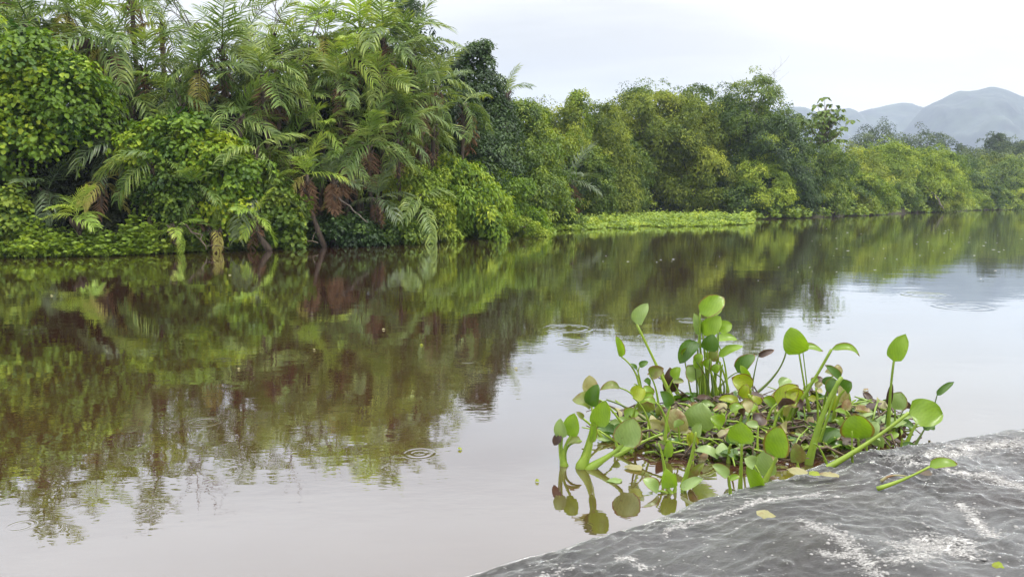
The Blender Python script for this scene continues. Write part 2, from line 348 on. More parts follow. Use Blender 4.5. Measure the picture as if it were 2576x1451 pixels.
def tree(u, top, wpx, D, pal, label, cat='tree', name='broadleaf_tree', leaf=.15, nsub=160, per=60, z0=.0, depth=1.0, big=12, group=None, T=None, r0=.14, trunk=True, strands=0, **k):
    TREE_N[0] += 1; rs = np.random.default_rng(1000+TREE_N[0]*7)
    H = T if T else at(u, top, D).z; W = wpx*D/F*1.12; nsub = int(nsub*1.25); loc = Vector((ux(u, D), D, 0.25 if D > shore(u)+1 else .02))
    e = empty(name, loc, label=label, cat=cat, group=group); H -= loc.z
    g, C, Rr = crown_geo(rs, W, W*depth, H, leaf, nsub, per, z0, big, **k)
    if strands:
        for _ in range(strands):
            j = rs.integers(0, len(C)); p = C[j] + np.array([rs.normal(0, .5), -abs(rs.normal(0.5, .3)), -.2])*Rr[j]; n_ = rs.integers(6, 16); st = leaf*.55
            q = p + np.cumsum(np.stack([rs.normal(0, .02, n_), rs.normal(0, .02, n_), -np.full(n_, st)], 1), 0); q = q[q[:, 2] > .1]
            if len(q) < 3: continue
            g.leaves(q, rs.normal(0, .6, (len(q), 3))+[0, -.3, -.6], rs.normal(0, .3, (len(q), 3))+[0, -1, .5], leaf*rs.uniform(.6, 1.1, len(q)), leaf*.75*rs.uniform(.6, 1.1, len(q)), np.clip(rs.normal(.5, .2, len(q)), 0, 1), rnd=True)
    o = link('crown' if cat == 'tree' else 'foliage', g.mesh('crown', M[pal]), e, world=False, kind='stuff')
    if trunk:
        link('trunk' if cat == 'tree' else 'stem', trunk_geo(rs, H, C, Rr, r0).mesh('trunk', M['bark'], True), e, world=False)
    return e
# ---- palm fronds (shared meshes)
def frond_mesh(name, mat, L, bend, hang, seed, npair=25, lw=.062, ll=.84, ragged=0.0):
    rs = np.random.default_rng(seed); g = Geo(); n = 12
    ang = np.linspace(0, bend, n)**1.15/ max(bend, .01)**.15; ds = L/(n-1)
    pts = np.zeros((n, 3)); 
    for i in range(1, n): pts[i] = pts[i-1] + ds*np.array([math.cos(ang[i]), (seed % 3-1)*.05*i/n*2+rs.normal(0, .02), -math.sin(ang[i])])
    g.tube(pts, np.linspace(.028, .006, n), 4, .55, cap=False)
    tg = nrm(np.gradient(pts, axis=0))
    for i in range(npair):
        t = .17 + .83*i/(npair-1); x = t*(n-1); k = min(int(x), n-2); f = x-k
        p = pts[k]*(1-f)+pts[k+1]*f; T = nrm(tg[k]*(1-f)+tg[k+1]*f)
        prof = (math.sin(math.pi*min(.88, .14+t*.74))**.6)*.85+.15
        for sd in (-1, 1):
            if rs.uniform() < ragged: continue
            side = np.array([-T[1], T[0], 0])*sd; side = nrm(side + [0, 0, 0])
            side = np.array([0, sd, 0.]) if np.linalg.norm(side) < .5 else side
            upn = nrm(np.cross(T, np.cross([0, 0, 1.], T)) + 1e-6); l = ll*prof*rs.uniform(.85, 1.1)*L/2.2
            fwd = .30 + .62*t
            d0 = nrm(T*fwd + side*1.0 + upn*.22 + rs.normal(0, .13, 3)); d1 = nrm(d0*.8 + T*.15 + np.array([0, 0, -1])*(hang+rs.uniform(-.15, .2)))
            d2 = nrm(d1*.7 + np.array([0, 0, -1])*hang*1.2)
            wv = nrm(np.cross(d0, upn)); wv = wv*.75 + upn*.35*rs.uniform(-1, 1); wd = lw*L/2.2
            a = p; b_ = p+d0*l*.35; c_ = b_+d1*l*.36; e_ = c_+d2*l*.32; tn = .5+rs.normal(0, .09)
            g.add([a-wv*wd*.3, a+wv*wd*.3, b_-wv*wd*.55, b_+wv*wd*.55, c_-wv*wd*.42, c_+wv*wd*.42, e_], [(0,1,3,2), (2,3,5,4)], [(4,5,6)],
                  [tn, tn, tn, tn, tn+.1, tn+.1, tn+.22])
    return g.mesh(name, M[mat])
FR = {}
for mat in ('palm', 'palmlime', 'palmdark', 'palmold', 'dead'):
    FR[mat] = [frond_mesh('frond_'+mat, mat, 2.2, b_, h_, 40+i, ragged=(.25 if mat == 'dead' else .04)) for i, (b_, h_) in enumerate([(.5, .35), (.8, .5), (1.1, .7), (1.35, .9), (1.0, .35), (1.6, 1.0), (.7, .2), (1.25, .6)])]
def palm_trunk(h, lean, r):
    g = Geo(); n = 9; t = np.linspace(0, 1, n)
    pts = np.stack([lean[0]*(t-1)**2*1.0, lean[1]*(t-1)**2, -h*(1-t)], 1); rad = r*(1.15-.3*t)+.012*np.sin(t*60)
    g.tube(pts, rad, 8)
    rs = random.Random(int(h*100))
    for i in range(14):                                               # old leaf bases under the crown
        a = rs.uniform(0, 6.28); z = -rs.uniform(.05, min(.7, h*.5)); d = np.array([math.cos(a), math.sin(a), 0])
        g.tube(np.array([d*r*.5+[0,0,z], d*(r+.06)+[0,0,z+.14], d*(r+.13)+[0,0,z+.22]]), np.array([.04, .03, .012]), 4)
    return g.mesh('trunk', M['palmbark'], True)
PN = [0]
def palm(u, v, D, label, mat='palm', L=2.2, n=13, old=0, dead=1, lo=-15, hi=80, az=None, r=.075, group='palms crowding the left bank'):
    n = max(5, int(n*.88)); dead = dead+1 if dead and PN[0] % 2 else dead
    PN[0] += 1; rs = random.Random(500+PN[0]*13); c = at(u, v, D)
    e = empty('palm_tree', (c.x, c.y, 0.0), label=label, cat='palm', group=group); base = Vector((0, 0, c.z))
    lean = (rs.uniform(-.5, .5), rs.uniform(-.1, .5)); t = link('trunk', palm_trunk(c.z, lean, r), e, world=False); t.location = base
    tot = n+old+dead
    for i in range(tot):
        kind = mat if i < n else ('palmold' if i < n+old else 'dead')
        fr = i/max(n-1, 1)
        el = hi + (lo-hi)*(fr**.85) if i < n else (rs.uniform(-45, -5) if kind == 'palmold' else rs.uniform(-85, -60))
        a = (i*137.5 + rs.uniform(-22, 22)) if az is None else az + rs.uniform(-75, 75)
        k = rs.choice([0, 1, 2, 4, 6]) if el > 40 else rs.choice([1, 2, 3, 4, 5, 6, 7])
        if kind == 'dead': k = rs.choice([0, 4])
        o = link('frond' if kind != 'dead' else 'dead_frond', FR[kind][k], e, world=False)
        if kind == 'palmold': o['label'] = 'yellowing frond'
        if kind == 'dead': o['label'] = 'dead brown hanging frond'
        s = L/2.2*rs.uniform(.62, .90)*(.85 if kind == 'dead' else 1)
        o.location = base; o.scale = (s, s, s)
        o.rotation_euler = (Matrix.Rotation(R(a), 3, 'Z') @ Matrix.Rotation(-R(el), 3, 'Y') @ Matrix.Rotation(R(rs.uniform(-25, 25)), 3, 'X')).to_euler()
    return e
# ------------------------------------------------------------------ palms: (u, v, D, label, options)
palm(560, 118, 25, 'tall palm with pale arching fronds under the sky gap, upper left', L=2.4, n=15, old=0, dead=2)
palm(660, 185, 24.5, 'palm with one rust brown frond hanging from its crown, upper left', L=2.3, n=13, old=0, dead=3)
palm(500, 175, 24.2, 'palm with a long yellow-green drooping frond over the dark hollow', L=2.2, n=12, old=1)
palm(280, 118, 24, 'palm with a broad frond arching right above the lime vine mound', L=2.4, n=14, old=1)
palm(365, 175, 24.5, 'palm partly hidden behind the vine mound, fronds hanging straight down', L=2.1, n=12)
palm(852, 205, 26, 'palm with a fan-like tuft of bright fronds in the middle of the thicket', 'palm', L=1.9, n=14, old=0, dead=2)
palm(760, 250, 26, 'palm with small comb-like fronds left of the bright tuft', L=1.8, n=12, old=0, dead=2)
palm(1000, 275, 27, 'palm with fronds sweeping right over the hanging dead skirt', L=2.3, n=14, old=0, dead=1)
palm(925, 365, 25.5, 'palm with whitish green fronds and an orange dead frond below', 'palm', L=2.1, n=12, old=0, dead=3)
palm(772, 440, 24, 'low palm with one upright lime frond and a brown skirt of dead fronds', 'palmlime', L=1.7, n=9, old=1, dead=9, lo=5)
palm(838, 450, 24.3, 'small palm with dull fronds beside the lime one, dead fronds down to the water', 'palmdark', L=1.5, n=7, old=1, dead=9, lo=5)
palm(950, 500, 25.2, 'low dark palm with a hanging feather frond just above the water', 'palmdark', L=1.7, n=9, old=0, dead=1)
palm(1045, 498, 26.2, 'low palm whose pale fronds droop to the waterline', 'palm', L=2.1, n=10, old=0, dead=1, lo=-45, hi=40)
palm(195, 545, 20.9, 'young lime green palm at the left water edge behind floating plants', 'palmlime', L=1.3, n=9, old=0, dead=0, lo=0, hi=75)
palm(290, 362, 22.4, 'palm with dark blue-green fronds hanging beside the vine mound', 'palmdark', L=2.0, n=12, old=0, dead=1, lo=-50, hi=40)
palm(250, 455, 21.8, 'palm with a yellow frond arching over the dark hollow at the left', 'palmold', L=1.6, n=6, old=0, dead=1, lo=-40, hi=30)
palm(643, 378, 23, 'palm with broad pale fronds draped over the leafy curtain', 'palm', L=2.0, n=12, old=0, dead=0, lo=-60, hi=50)
palm(640, 470, 22.6, 'palm with dark fronds falling over the lower curtain of vines', 'palmdark', L=1.9, n=7, old=0, dead=1, lo=-70, hi=-10)
palm(440, 575, 21.2, 'small palm spreading light fronds just above the water', 'palmlime', L=1.1, n=8, old=0, dead=1, lo=-40, hi=50)
palm(540, 580, 21.9, 'stunted palm with brown dead fronds by the water left of the leaf curtain', 'palm', L=1.1, n=5, old=1, dead=6, lo=0)
palm(905, 75, 28, 'tallest palm left of centre with fronds fanning upwards against the sky', 'palmlime', L=2.8, n=15, old=0, dead=2)
palm(965, 95, 27.5, 'tall palm with heavy drooping fronds beside the tallest palm', L=2.7, n=15, old=0, dead=1)
palm(1035, 130, 28.5, 'tall palm on the right rim of the palm thicket', L=2.6, n=14, old=0, dead=1)
palm(740, 120, 27, 'feathery palm behind the bare twigs in the sky gap', L=2.4, n=13, old=0, dead=1)
palm(820, 95, 28.5, 'palm with upright fronds left of the tallest palm', 'palmlime', L=2.5, n=12, old=1)
palm(690, 85, 29, 'slim palm with sparse fronds standing against the white sky', L=2.0, n=6, old=0, dead=1)
palm(405, 60, 27, 'palm crown near the top of the picture left of the sky gap', L=2.2, n=9, old=1)
palm(1100, 215, 30, 'palm leaning right with a yellowish underside frond', L=2.3, n=12, old=0, dead=1)
palm(1165, 262, 30.5, 'palm with one large frond reaching right into the dark tree', 'palm', L=2.4, n=6, old=0, dead=2, az=0, lo=-50, hi=45)
palm(1062, 345, 28.5, 'palm with a thick dead brown skirt hanging in mid-air', 'palm', L=1.9, n=8, old=1, dead=8)
palm(1275, 235, 36, 'small palm with a single spear frond on the skyline', 'palm', L=1.7, n=5, old=0, dead=0, lo=35, hi=88)
palm(1440, 455, 46, 'dull grey-green palm tucked between the trees near the floating mat', 'palmdark', L=2.8, n=8, old=0, dead=1, group=None)
palm(70, 55, 24, 'palm in the top left corner with fronds hanging over the vine mound', L=2.4, n=14, old=1)
palm(170, 30, 25, 'palm with stiff upright fronds at the top edge, second from the left corner', 'palmlime', L=2.3, n=12, old=1)
palm(15, -60, 25, 'palm mostly above the picture at the far left', L=2.4, n=12)
palm(330, -20, 26, 'palm crown above the picture edge seen in the reflection', L=2.2, n=9)
palm(690, 300, 25.5, 'palm with dusky fronds inside the shadow of the thicket', 'palmdark', L=2.0, n=11, old=0, dead=3)
palm(590, 250, 26.5, 'palm with brown stalks and dead fronds in the dark hollow', 'palmdark', L=2.0, n=8, old=1, dead=5)
palm(880, 300, 26.3, 'palm with mid green fronds under the bright tuft', 'palm', L=1.9, n=12, old=0, dead=2)
palm(60, 400, 22.0, 'palm with dead grey fronds hanging in the hollow at the left edge', 'palmdark', L=1.8, n=4, old=1, dead=7)
palm(420, 330, 23.2, 'palm with fronds showing through the lime vines', 'palm', L=1.8, n=10, old=0, dead=1)
palm(1010, 410, 27.0, 'palm with short fronds behind the low lime shrub', 'palm', L=1.7, n=9, old=0, dead=1)
XP = [(450, 240, 23.6, 'palm', 1.7, 'palm with short pale fronds above the lime thicket'), (600, 300, 23.4, 'palm', 1.7, 'palm with narrow fronds between the two lime vine heaps'),
      (330, 250, 23.8, 'palm', 1.8, 'palm with hanging fronds close right of the big vine mound'), (730, 370, 24.6, 'palm', 1.6, 'small palm above the upright lime frond'),
      (810, 330, 25.4, 'palmlime', 1.5, 'small light green palm in the heart of the thicket'), (880, 140, 26.8, 'palmlime', 1.9, 'light green palm just below the tallest palm'),
      (960, 190, 26.6, 'palm', 1.9, 'palm with a dense bunch of fronds left of the skirted crown'), (1060, 240, 28, 'palm', 1.9, 'palm with drooping fronds near the dark tree, upper one'),
      (1090, 310, 28.6, 'palm', 1.7, 'palm with drooping fronds near the dark tree, lower one'), (215, 75, 24.6, 'palm', 2.0, 'pale palm with a frond over the top of the vine mound'),
      (620, 90, 27.4, 'palm', 1.8, 'light feathery palm inside the sky gap'), (120, 480, 21.4, 'palmdark', 1.5, 'dusky palm in the hollow left of the small lime palm'),
      (500, 470, 21.9, 'palm', 1.5, 'palm frond bunch poking out under the lime vine thicket'), (860, 400, 24.8, 'palm', 1.6, 'palm with arched fronds left of the whitish one'),
      (1000, 350, 26.4, 'palm', 1.7, 'palm with comb-like fronds above the lime yellow shrub'), (700, 230, 25, 'palm', 1.8, 'palm left of the comb-frond palm, half in shade'),
      (385, 400, 21.7, 'palm', 1.6, 'palm with grey-green fronds hanging in front of the lime thicket'), (640, 545, 22.2, 'palmlime', 1.1, 'tiny bright palm shoot at the foot of the leaf curtain')]
for u, v, D, m_, L_, lb in XP: palm(u, v, D, lb, m_, L=L_*1.15, n=11, dead=rs0 if (rs0 := (u*7) % 3) else 0, lo=-35, hi=70)
# ------------------------------------------------------------------ broad-leaved trees and shrubs
tree(40, 95, 345, 21.9, 'vine', 'big mound of lime green climbing vine hanging over the left bank', 'vine', 'climbing_vine', strands=90, leaf=.145, nsub=330, per=42, ragged=.3, tintvar=.28, z0=1.9, rnd=True, aspect=.8, big=14, depth=.5, shape='ball')
tree(-180, -60, 330, 21.5, 'vine', 'climbing vine mound continuing past the left edge of the picture', 'vine', 'climbing_vine', strands=90, leaf=.2, nsub=150, per=40, z0=.4, rnd=True, aspect=.8, depth=.6)
tree(395, 300, 130, 22.2, 'vine', 'lime vine clump climbing highest in the middle of the left bank', 'vine', 'climbing_vine', strands=60, leaf=.14, nsub=95, per=40, z0=1.6, ragged=.4, tintvar=.28, rnd=True, aspect=.8, depth=.7, shape='ball', big=8)
tree(485, 280, 150, 22.5, 'vine', 'bright lime vine clump with yellow tips right of the highest one', 'vine', 'climbing_vine', strands=60, leaf=.14, nsub=100, per=40, z0=1.5, ragged=.4, tintvar=.28, rnd=True, aspect=.8, depth=.7, shape='ball', big=8)
tree(430, 420, 150, 22.0, 'green', 'darker green vine clump hanging below the two lime ones', 'vine', 'climbing_vine', strands=60, leaf=.13, nsub=100, per=40, z0=.8, ragged=.4, tintvar=.28, rnd=True, aspect=.8, depth=.7, shape='ball', big=8)
tree(560, 350, 165, 22.6, 'vine', 'lime leafy vine heap right of the brightest thicket', 'vine', 'climbing_vine', strands=90, leaf=.14, nsub=140, per=45, ragged=.3, tintvar=.28, z0=.6, rnd=True, aspect=.8, depth=.6, shape='ball', big=9)
tree(680, 430, 130, 23.2, 'green', 'curtain of round green leaves hanging down to the water', 'vine', 'leafy_curtain', strands=50, leaf=.13, nsub=150, per=50, z0=.05, rnd=True, aspect=.85, depth=.7)
tree(20, 470, 120, 20.6, 'green', 'small round-leaved creeper climbing at the left edge above the water', 'vine', 'leafy_curtain', strands=10, leaf=.13, nsub=70, per=40, z0=.1, rnd=True, aspect=.85, depth=.7)
tree(330, 520, 160, 22.5, 'thicket', 'dark low shrub in the shade behind the small lime palm', 'shrub', 'shrub', leaf=.13, nsub=90, per=45, rnd=True, aspect=.7, depth=.7)  # leaf colour darkened to paint the shade of the hollow
tree(860, 540, 190, 24.8, 'dark', 'dark leafy shrub at the water below the brown palm skirts', 'shrub', 'shrub', leaf=.13, nsub=110, per=45, aspect=.7, depth=.7)
tree(1000, 545, 160, 25.8, 'green', 'low green shrub at the water between the two drooping palms', 'shrub', 'shrub', leaf=.13, nsub=110, per=45, aspect=.7, depth=.6)
tree(1030, 430, 210, 27.2, 'yellow', 'lime yellow shrub topped with fresh leaves beside the hanging brown skirt', 'shrub', 'shrub', leaf=.15, nsub=150, per=50, depth=.6, droop=.7)
tree(1150, 400, 230, 29.5, 'vine', 'bright green shrub with long drooping leaf sprays right of the palms', 'shrub', 'shrub', leaf=.2, nsub=190, per=50, depth=.6, droop=.8, aspect=.4)
tree(1245, 430, 220, 33, 'vine', 'light green shrub spilling to the water at the end of the palm bank', 'shrub', 'shrub', leaf=.17, nsub=170, per=50, depth=.6, droop=.7)
tree(1270, 545, 190, 30.8, 'yellow', 'low yellow-green bush at the water edge where the floating mat begins', 'shrub', 'shrub', leaf=.11, nsub=130, per=55, depth=.5)
tree(740, 300, 200, 27, 'green', 'green shrub showing between palm crowns left of centre', 'shrub', 'shrub', leaf=.14, nsub=110, per=45, depth=.6)
tree(990, 180, 260, 31, 'green', 'broad-leaved tree filling the gaps behind the tall palms', leaf=.17, nsub=170, per=50)
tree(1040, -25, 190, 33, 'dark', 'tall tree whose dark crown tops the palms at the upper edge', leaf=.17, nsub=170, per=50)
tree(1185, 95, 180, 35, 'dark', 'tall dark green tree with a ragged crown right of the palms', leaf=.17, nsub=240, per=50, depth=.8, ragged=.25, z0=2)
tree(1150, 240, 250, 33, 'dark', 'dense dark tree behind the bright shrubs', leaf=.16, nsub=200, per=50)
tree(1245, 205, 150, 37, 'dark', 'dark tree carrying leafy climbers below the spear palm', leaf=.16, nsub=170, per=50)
tree(1310, 245, 210, 42, 'green', 'rounded mid green tree left of the olive trees', leaf=.18, nsub=220, per=55)
tree(1300, 370, 240, 38, 'green', 'low leafy tree with drooping sprays over the floating mat, left end', leaf=.18, nsub=210, per=55, droop=.7)
tree(1370, 470, 150, 40, 'green', 'small bush with pale leaves hanging beside the dark cavity', 'shrub', 'shrub', leaf=.17, nsub=140, per=50, droop=.7)
tree(1395, 262, 170, 52, 'olive', 'flat topped olive tree left of the dead-grey gap in the skyline', leaf=.2, nsub=200, per=55)
tree(1448, 222, 66, 54, 'yellow', 'small knob-shaped crown poking above the skyline', leaf=.2, nsub=70, per=45, z0=5)
tree(1490, 275, 220, 57, 'olive', 'wide yellowish olive tree in the middle of the skyline dip', leaf=.2, nsub=260, per=55)
tree(1480, 372, 130, 49, 'green', 'column of climbing leaves shaped like a pillar beside the dark cavity', 'vine', 'leafy_curtain', strands=50, leaf=.17, nsub=240, per=50, depth=.8)
tree(1600, 205, 190, 68, 'green', 'tree with a dark knotted top left of the highest dome', leaf=.22, nsub=220, per=55)
tree(1650, 235, 260, 66, 'olive', 'big domed olive tree over the blue-black cavity', leaf=.22, nsub=380, per=60, z0=2.6, shape='ball')
tree(1745, 300, 190, 64, 'olive', 'olive tree with branches sloping down right of the cavity', leaf=.21, nsub=300, per=60, droop=.7)
tree(1730, 218, 140, 69, 'green', 'fine leaved green tree between the olive dome and the tall dark one', leaf=.21, nsub=170, per=55)
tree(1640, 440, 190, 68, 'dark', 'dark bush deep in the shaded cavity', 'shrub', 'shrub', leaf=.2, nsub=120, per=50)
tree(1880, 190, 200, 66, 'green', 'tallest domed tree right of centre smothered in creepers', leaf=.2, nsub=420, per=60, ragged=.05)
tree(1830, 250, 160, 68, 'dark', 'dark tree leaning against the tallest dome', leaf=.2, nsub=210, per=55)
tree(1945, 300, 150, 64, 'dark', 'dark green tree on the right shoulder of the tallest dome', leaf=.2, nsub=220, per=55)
tree(1830, 460, 140, 62.5, 'green', 'leafy bush at the right end of the floating mat', 'shrub', 'shrub', leaf=.18, nsub=170, per=55)
tree(1915, 400, 150, 62.5, 'yellow', 'yellow-green bush at the foot of the tallest dome', 'shrub', 'shrub', leaf=.19, nsub=190, per=55)
tree(1990, 420, 120, 64, 'dark', 'dark bush at the waterline below the big-leaved tree', 'shrub', 'shrub', leaf=.19, nsub=170, per=55)
tree(2040, 350, 160, 69, 'green', 'grey-green tree just left of the big-leaved tree', leaf=.22, nsub=220, per=55)
tree(2090, 395, 120, 72, 'green', 'rounded tree below the big-leaved crown', leaf=.22, nsub=180, per=55)
tree(2110, 470, 130, 72, 'olive', 'olive bush over the water below the rounded tree', 'shrub', 'shrub', leaf=.22, nsub=150, per=55)
tree(2175, 440, 130, 76, 'yellow', 'yellowish shrub by the water right of the big-leaved tree', 'shrub', 'shrub', leaf=.23, nsub=160, per=55)
tree(2250, 360, 200, 92, 'yellow', 'wide yellow-green tree in front of the grey trees', leaf=.27, nsub=300, per=55)
tree(2330, 375, 150, 95, 'yellow', 'domed yellow-green tree touching the foot of the mountain', leaf=.27, nsub=230, per=55)
tree(2240, 455, 120, 86, 'green', 'green bush sloping to the water under the yellow-green tree', 'shrub', 'shrub', leaf=.25, nsub=150, per=55)
tree(2335, 460, 130, 90, 'olive', 'dull olive bush with bare twigs by the far water', 'shrub', 'shrub', leaf=.25, nsub=150, per=55)
tree(2420, 420, 130, 112, 'green', 'green tree on the far bank, left of the small pyramid bush', leaf=.3, nsub=180, per=50)
tree(2490, 468, 110, 110, 'green', 'pyramid shaped dark green bush at the far waterline', 'shrub', 'shrub', leaf=.26, nsub=170, per=50)
tree(2545, 400, 150, 122, 'green', 'broad green tree at the right edge on the far bank', leaf=.3, nsub=200, per=50)
tree(2430, 480, 100, 106, 'yellow', 'low yellowish bush on the far bank below the green tree', 'shrub', 'shrub', leaf=.26, nsub=110, per=50)
tree(2575, 470, 90, 116, 'yellow', 'low yellow-green bush in the right corner of the far bank', 'shrub', 'shrub', leaf=.26, nsub=110, per=50)
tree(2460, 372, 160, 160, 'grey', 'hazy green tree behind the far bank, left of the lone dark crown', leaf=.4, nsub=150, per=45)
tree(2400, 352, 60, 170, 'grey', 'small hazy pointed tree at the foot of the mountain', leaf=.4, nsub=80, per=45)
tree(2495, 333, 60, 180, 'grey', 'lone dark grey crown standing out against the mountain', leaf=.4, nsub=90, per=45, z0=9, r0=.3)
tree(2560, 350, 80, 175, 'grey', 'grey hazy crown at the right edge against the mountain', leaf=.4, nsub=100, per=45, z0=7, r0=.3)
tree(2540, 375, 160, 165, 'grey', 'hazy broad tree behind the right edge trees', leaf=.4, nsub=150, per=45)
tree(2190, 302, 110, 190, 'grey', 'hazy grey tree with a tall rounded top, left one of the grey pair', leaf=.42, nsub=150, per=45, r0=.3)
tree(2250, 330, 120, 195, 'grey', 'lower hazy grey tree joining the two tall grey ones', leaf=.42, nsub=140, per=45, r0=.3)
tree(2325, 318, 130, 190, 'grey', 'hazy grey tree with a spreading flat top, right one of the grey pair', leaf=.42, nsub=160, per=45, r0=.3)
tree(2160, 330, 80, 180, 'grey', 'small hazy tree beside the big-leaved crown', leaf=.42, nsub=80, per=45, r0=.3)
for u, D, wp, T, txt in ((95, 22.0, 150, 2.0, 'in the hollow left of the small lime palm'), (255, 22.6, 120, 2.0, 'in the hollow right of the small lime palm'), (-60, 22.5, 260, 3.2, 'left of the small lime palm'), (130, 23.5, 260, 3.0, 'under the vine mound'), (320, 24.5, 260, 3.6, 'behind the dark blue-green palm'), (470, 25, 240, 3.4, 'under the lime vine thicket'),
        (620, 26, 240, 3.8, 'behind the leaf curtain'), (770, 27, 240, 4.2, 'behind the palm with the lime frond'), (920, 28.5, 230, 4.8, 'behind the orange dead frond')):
    tree(u, 0, wp, D, 'thicket', 'shaded dark undergrowth '+txt, 'shrub', 'undergrowth', leaf=.19, nsub=130, per=42, T=T*1.28, backcut=.3, depth=.45, trunk=False)  # shrubs filling the dark gaps, shade painted into their leaf colour
for u, v, wp, D, pal, lb in ((1350, 262, 190, 60, 'olive', 'olive tree filling the skyline behind the rounded green tree'), (1535, 285, 190, 74, 'olive', 'tree at the lowest dip of the skyline'),
        (1690, 232, 190, 76, 'green', 'tree on the skyline right behind the olive dome'), (1790, 218, 170, 76, 'green', 'tree on the skyline left behind the tallest dome'),
        (1965, 270, 170, 74, 'green', 'tree behind the right shoulder of the tallest dome'), (2110, 368, 190, 84, 'olive', 'olive tree behind the big-leaved one'),
        (2180, 375, 170, 98, 'yellow', 'yellow-green tree between the big-leaved one and the wide one'), (2390, 395, 170, 124, 'green', 'pale green tree where the far bank bends'),
        (2480, 395, 150, 132, 'olive', 'pale olive tree behind the pyramid bush'), (1560, 340, 140, 60, 'green', 'green tree hanging over the left rim of the cavity'), (1420, 330, 150, 50, 'olive', 'olive tree above the pillar of climbers')):
    tree(u, v, wp, D, pal, lb, leaf=.2*D/66, nsub=170, per=50)
# background trees behind the palms and beyond the frame
BT = [(-350, 8.5, 26, 330, 'far past the left edge of the picture'), (-120, 8.8, 27, 330, 'just past the left edge of the picture'), (90, 8.6, 28, 300, 'above the big vine mound'),
      (270, 7.0, 28.5, 270, 'right of the big vine mound'), (450, 6.3, 29, 260, 'at the bottom of the sky gap, left half'), (620, 6.4, 29.5, 260, 'at the bottom of the sky gap, right half'),
      (790, 7.3, 30, 240, 'left of the tallest palm'), (930, 7.6, 31, 230, 'below the tallest palm')]
for u, T, D, wp, txt in BT:
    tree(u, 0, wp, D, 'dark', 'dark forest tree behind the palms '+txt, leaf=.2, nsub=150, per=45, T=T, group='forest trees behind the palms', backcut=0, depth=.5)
for u, T, D, wp in ((2700, 11, 128, 220), (2860, 13, 145, 240), (3050, 12, 165, 260)):
    tree(u, 0, wp, D, 'green', {2700: 'nearest', 2860: 'second', 3050: 'farthest'}[u]+' of the bank trees past the right edge of the picture', leaf=.35, nsub=130, per=45, T=T, group='bank trees past the right edge')
# ---- big-leaved tree (large lobed leaves on bare limbs)
def bigleaf():
    D = 70; c = at(2075, 300, D); e = empty('big_leaved_tree', (c.x, D, .2), label='slender tree with large drooping leaves silhouetted before the hills', cat='tree')
    rs = np.random.default_rng(77); g = Geo(); t = Geo()
    base = np.array([0, 0, -.2]); t.tube(np.array([base, [.1, 0, 4], [-.1, 0, 8], [.1, 0, 9.6]]), np.array([.2, .16, .11, .05]), 7)
    tips = [(2040, 285), (2055, 262), (2075, 245), (2095, 262), (2110, 290), (2122, 320), (2060, 300), (2085, 300), (2100, 335), (2045, 330), (2070, 335), (2028, 300), (2090, 275), (2115, 350), (2080, 355), (2060, 350)] + [(2078+rs.normal(0, 24), 315+rs.uniform(-45, 50)) for _ in range(34)]
    for (u, v) in tips:
        p = np.array(at(u, v, D+rs.uniform(-1.2, 1.2))) - np.array([c.x, D, .2]); s = np.array([0, 0, min(p[2]-1.0, 8.8)*rs.uniform(.75, 1)])
        t.tube(np.array([s, (s+p)/2 - [0, 0, .25], p]), np.array([.045, .03, .015]), 5)
        k = 9; a = rs.uniform(0, 6.28, k)
        rad = np.stack([np.cos(a), np.sin(a), rs.uniform(-.5, .1, k)], 1)
        g.leaves(p+rad*.3*rs.uniform(.2, 1.4, (k, 1)), rad+[0, 0, -.55], np.tile([0, 0, 1.], (k, 1))+rad*.5, rs.uniform(.3, .6, k), rs.uniform(.25, .45, k), rs.uniform(.3, .7, k), rnd=True)
    link('trunk', t.mesh('trunk', M['bark'], True), e, world=False); link('crown', g.mesh('crown', M['green']), e, world=False, kind='stuff')
bigleaf()
# ---- bare twiggy trees against the sky
def bare(u, vtop, D, label, seed, spread=.5):
    rs = random.Random(seed); H = at(u, vtop, D).z; e = empty('bare_tree', (ux(u, D), D, .3), label=label, cat='tree')
    tr = Geo(); br = Geo()
    def grow(p, d, l, r, lev, g):
        pts = [p]; n = 5
        for i in range(n):
            d = (d + Vector((rs.gauss(0, .13), rs.gauss(0, .13), rs.gauss(0.03, .09)))).normalized(); p = p + d*(l/n); pts.append(p)
        g.tube(np.array([tuple(q) for q in pts]), np.linspace(r, r*.5, n+1), 5 if lev < 2 else 4)
        if lev >= 3: return
        for _ in range(3+(lev == 1)):
            k = rs.randint(2, n); dd = (d + Vector((rs.gauss(0, spread), rs.gauss(0, spread), rs.gauss(.15, .3)))).normalized()
            grow(pts[k], dd, l*rs.uniform(.4, .62), r*.5, lev+1, br)
    grow(Vector((0, 0, 0)), Vector((rs.uniform(-.06, .06), 0, 1)), H*.68, .06, 0, tr)
    link('trunk', tr.mesh('trunk', M['twig']), e, world=False); link('branches', br.mesh('branches', M['twig']), e, world=False)
bare(590, -10, 27, 'leafless thin tree reaching above the palms in the sky gap', 5)
bare(765, 25, 28, 'leafless crooked sapling right of the sky gap', 8)
bare(645, 10, 30, 'bare branching sapling behind the palms, between the other two leafless trees', 12, .8)
bare(1895, 178, 67, 'bare twigs sticking out of the tallest dome tree', 21)
bare(1765, 205, 69, 'small leafless treetop left of the tallest dome tree', 23, .8)
bare(300, -90, 27, 'leafless tree above the picture at the left seen in the reflection', 31, .6)
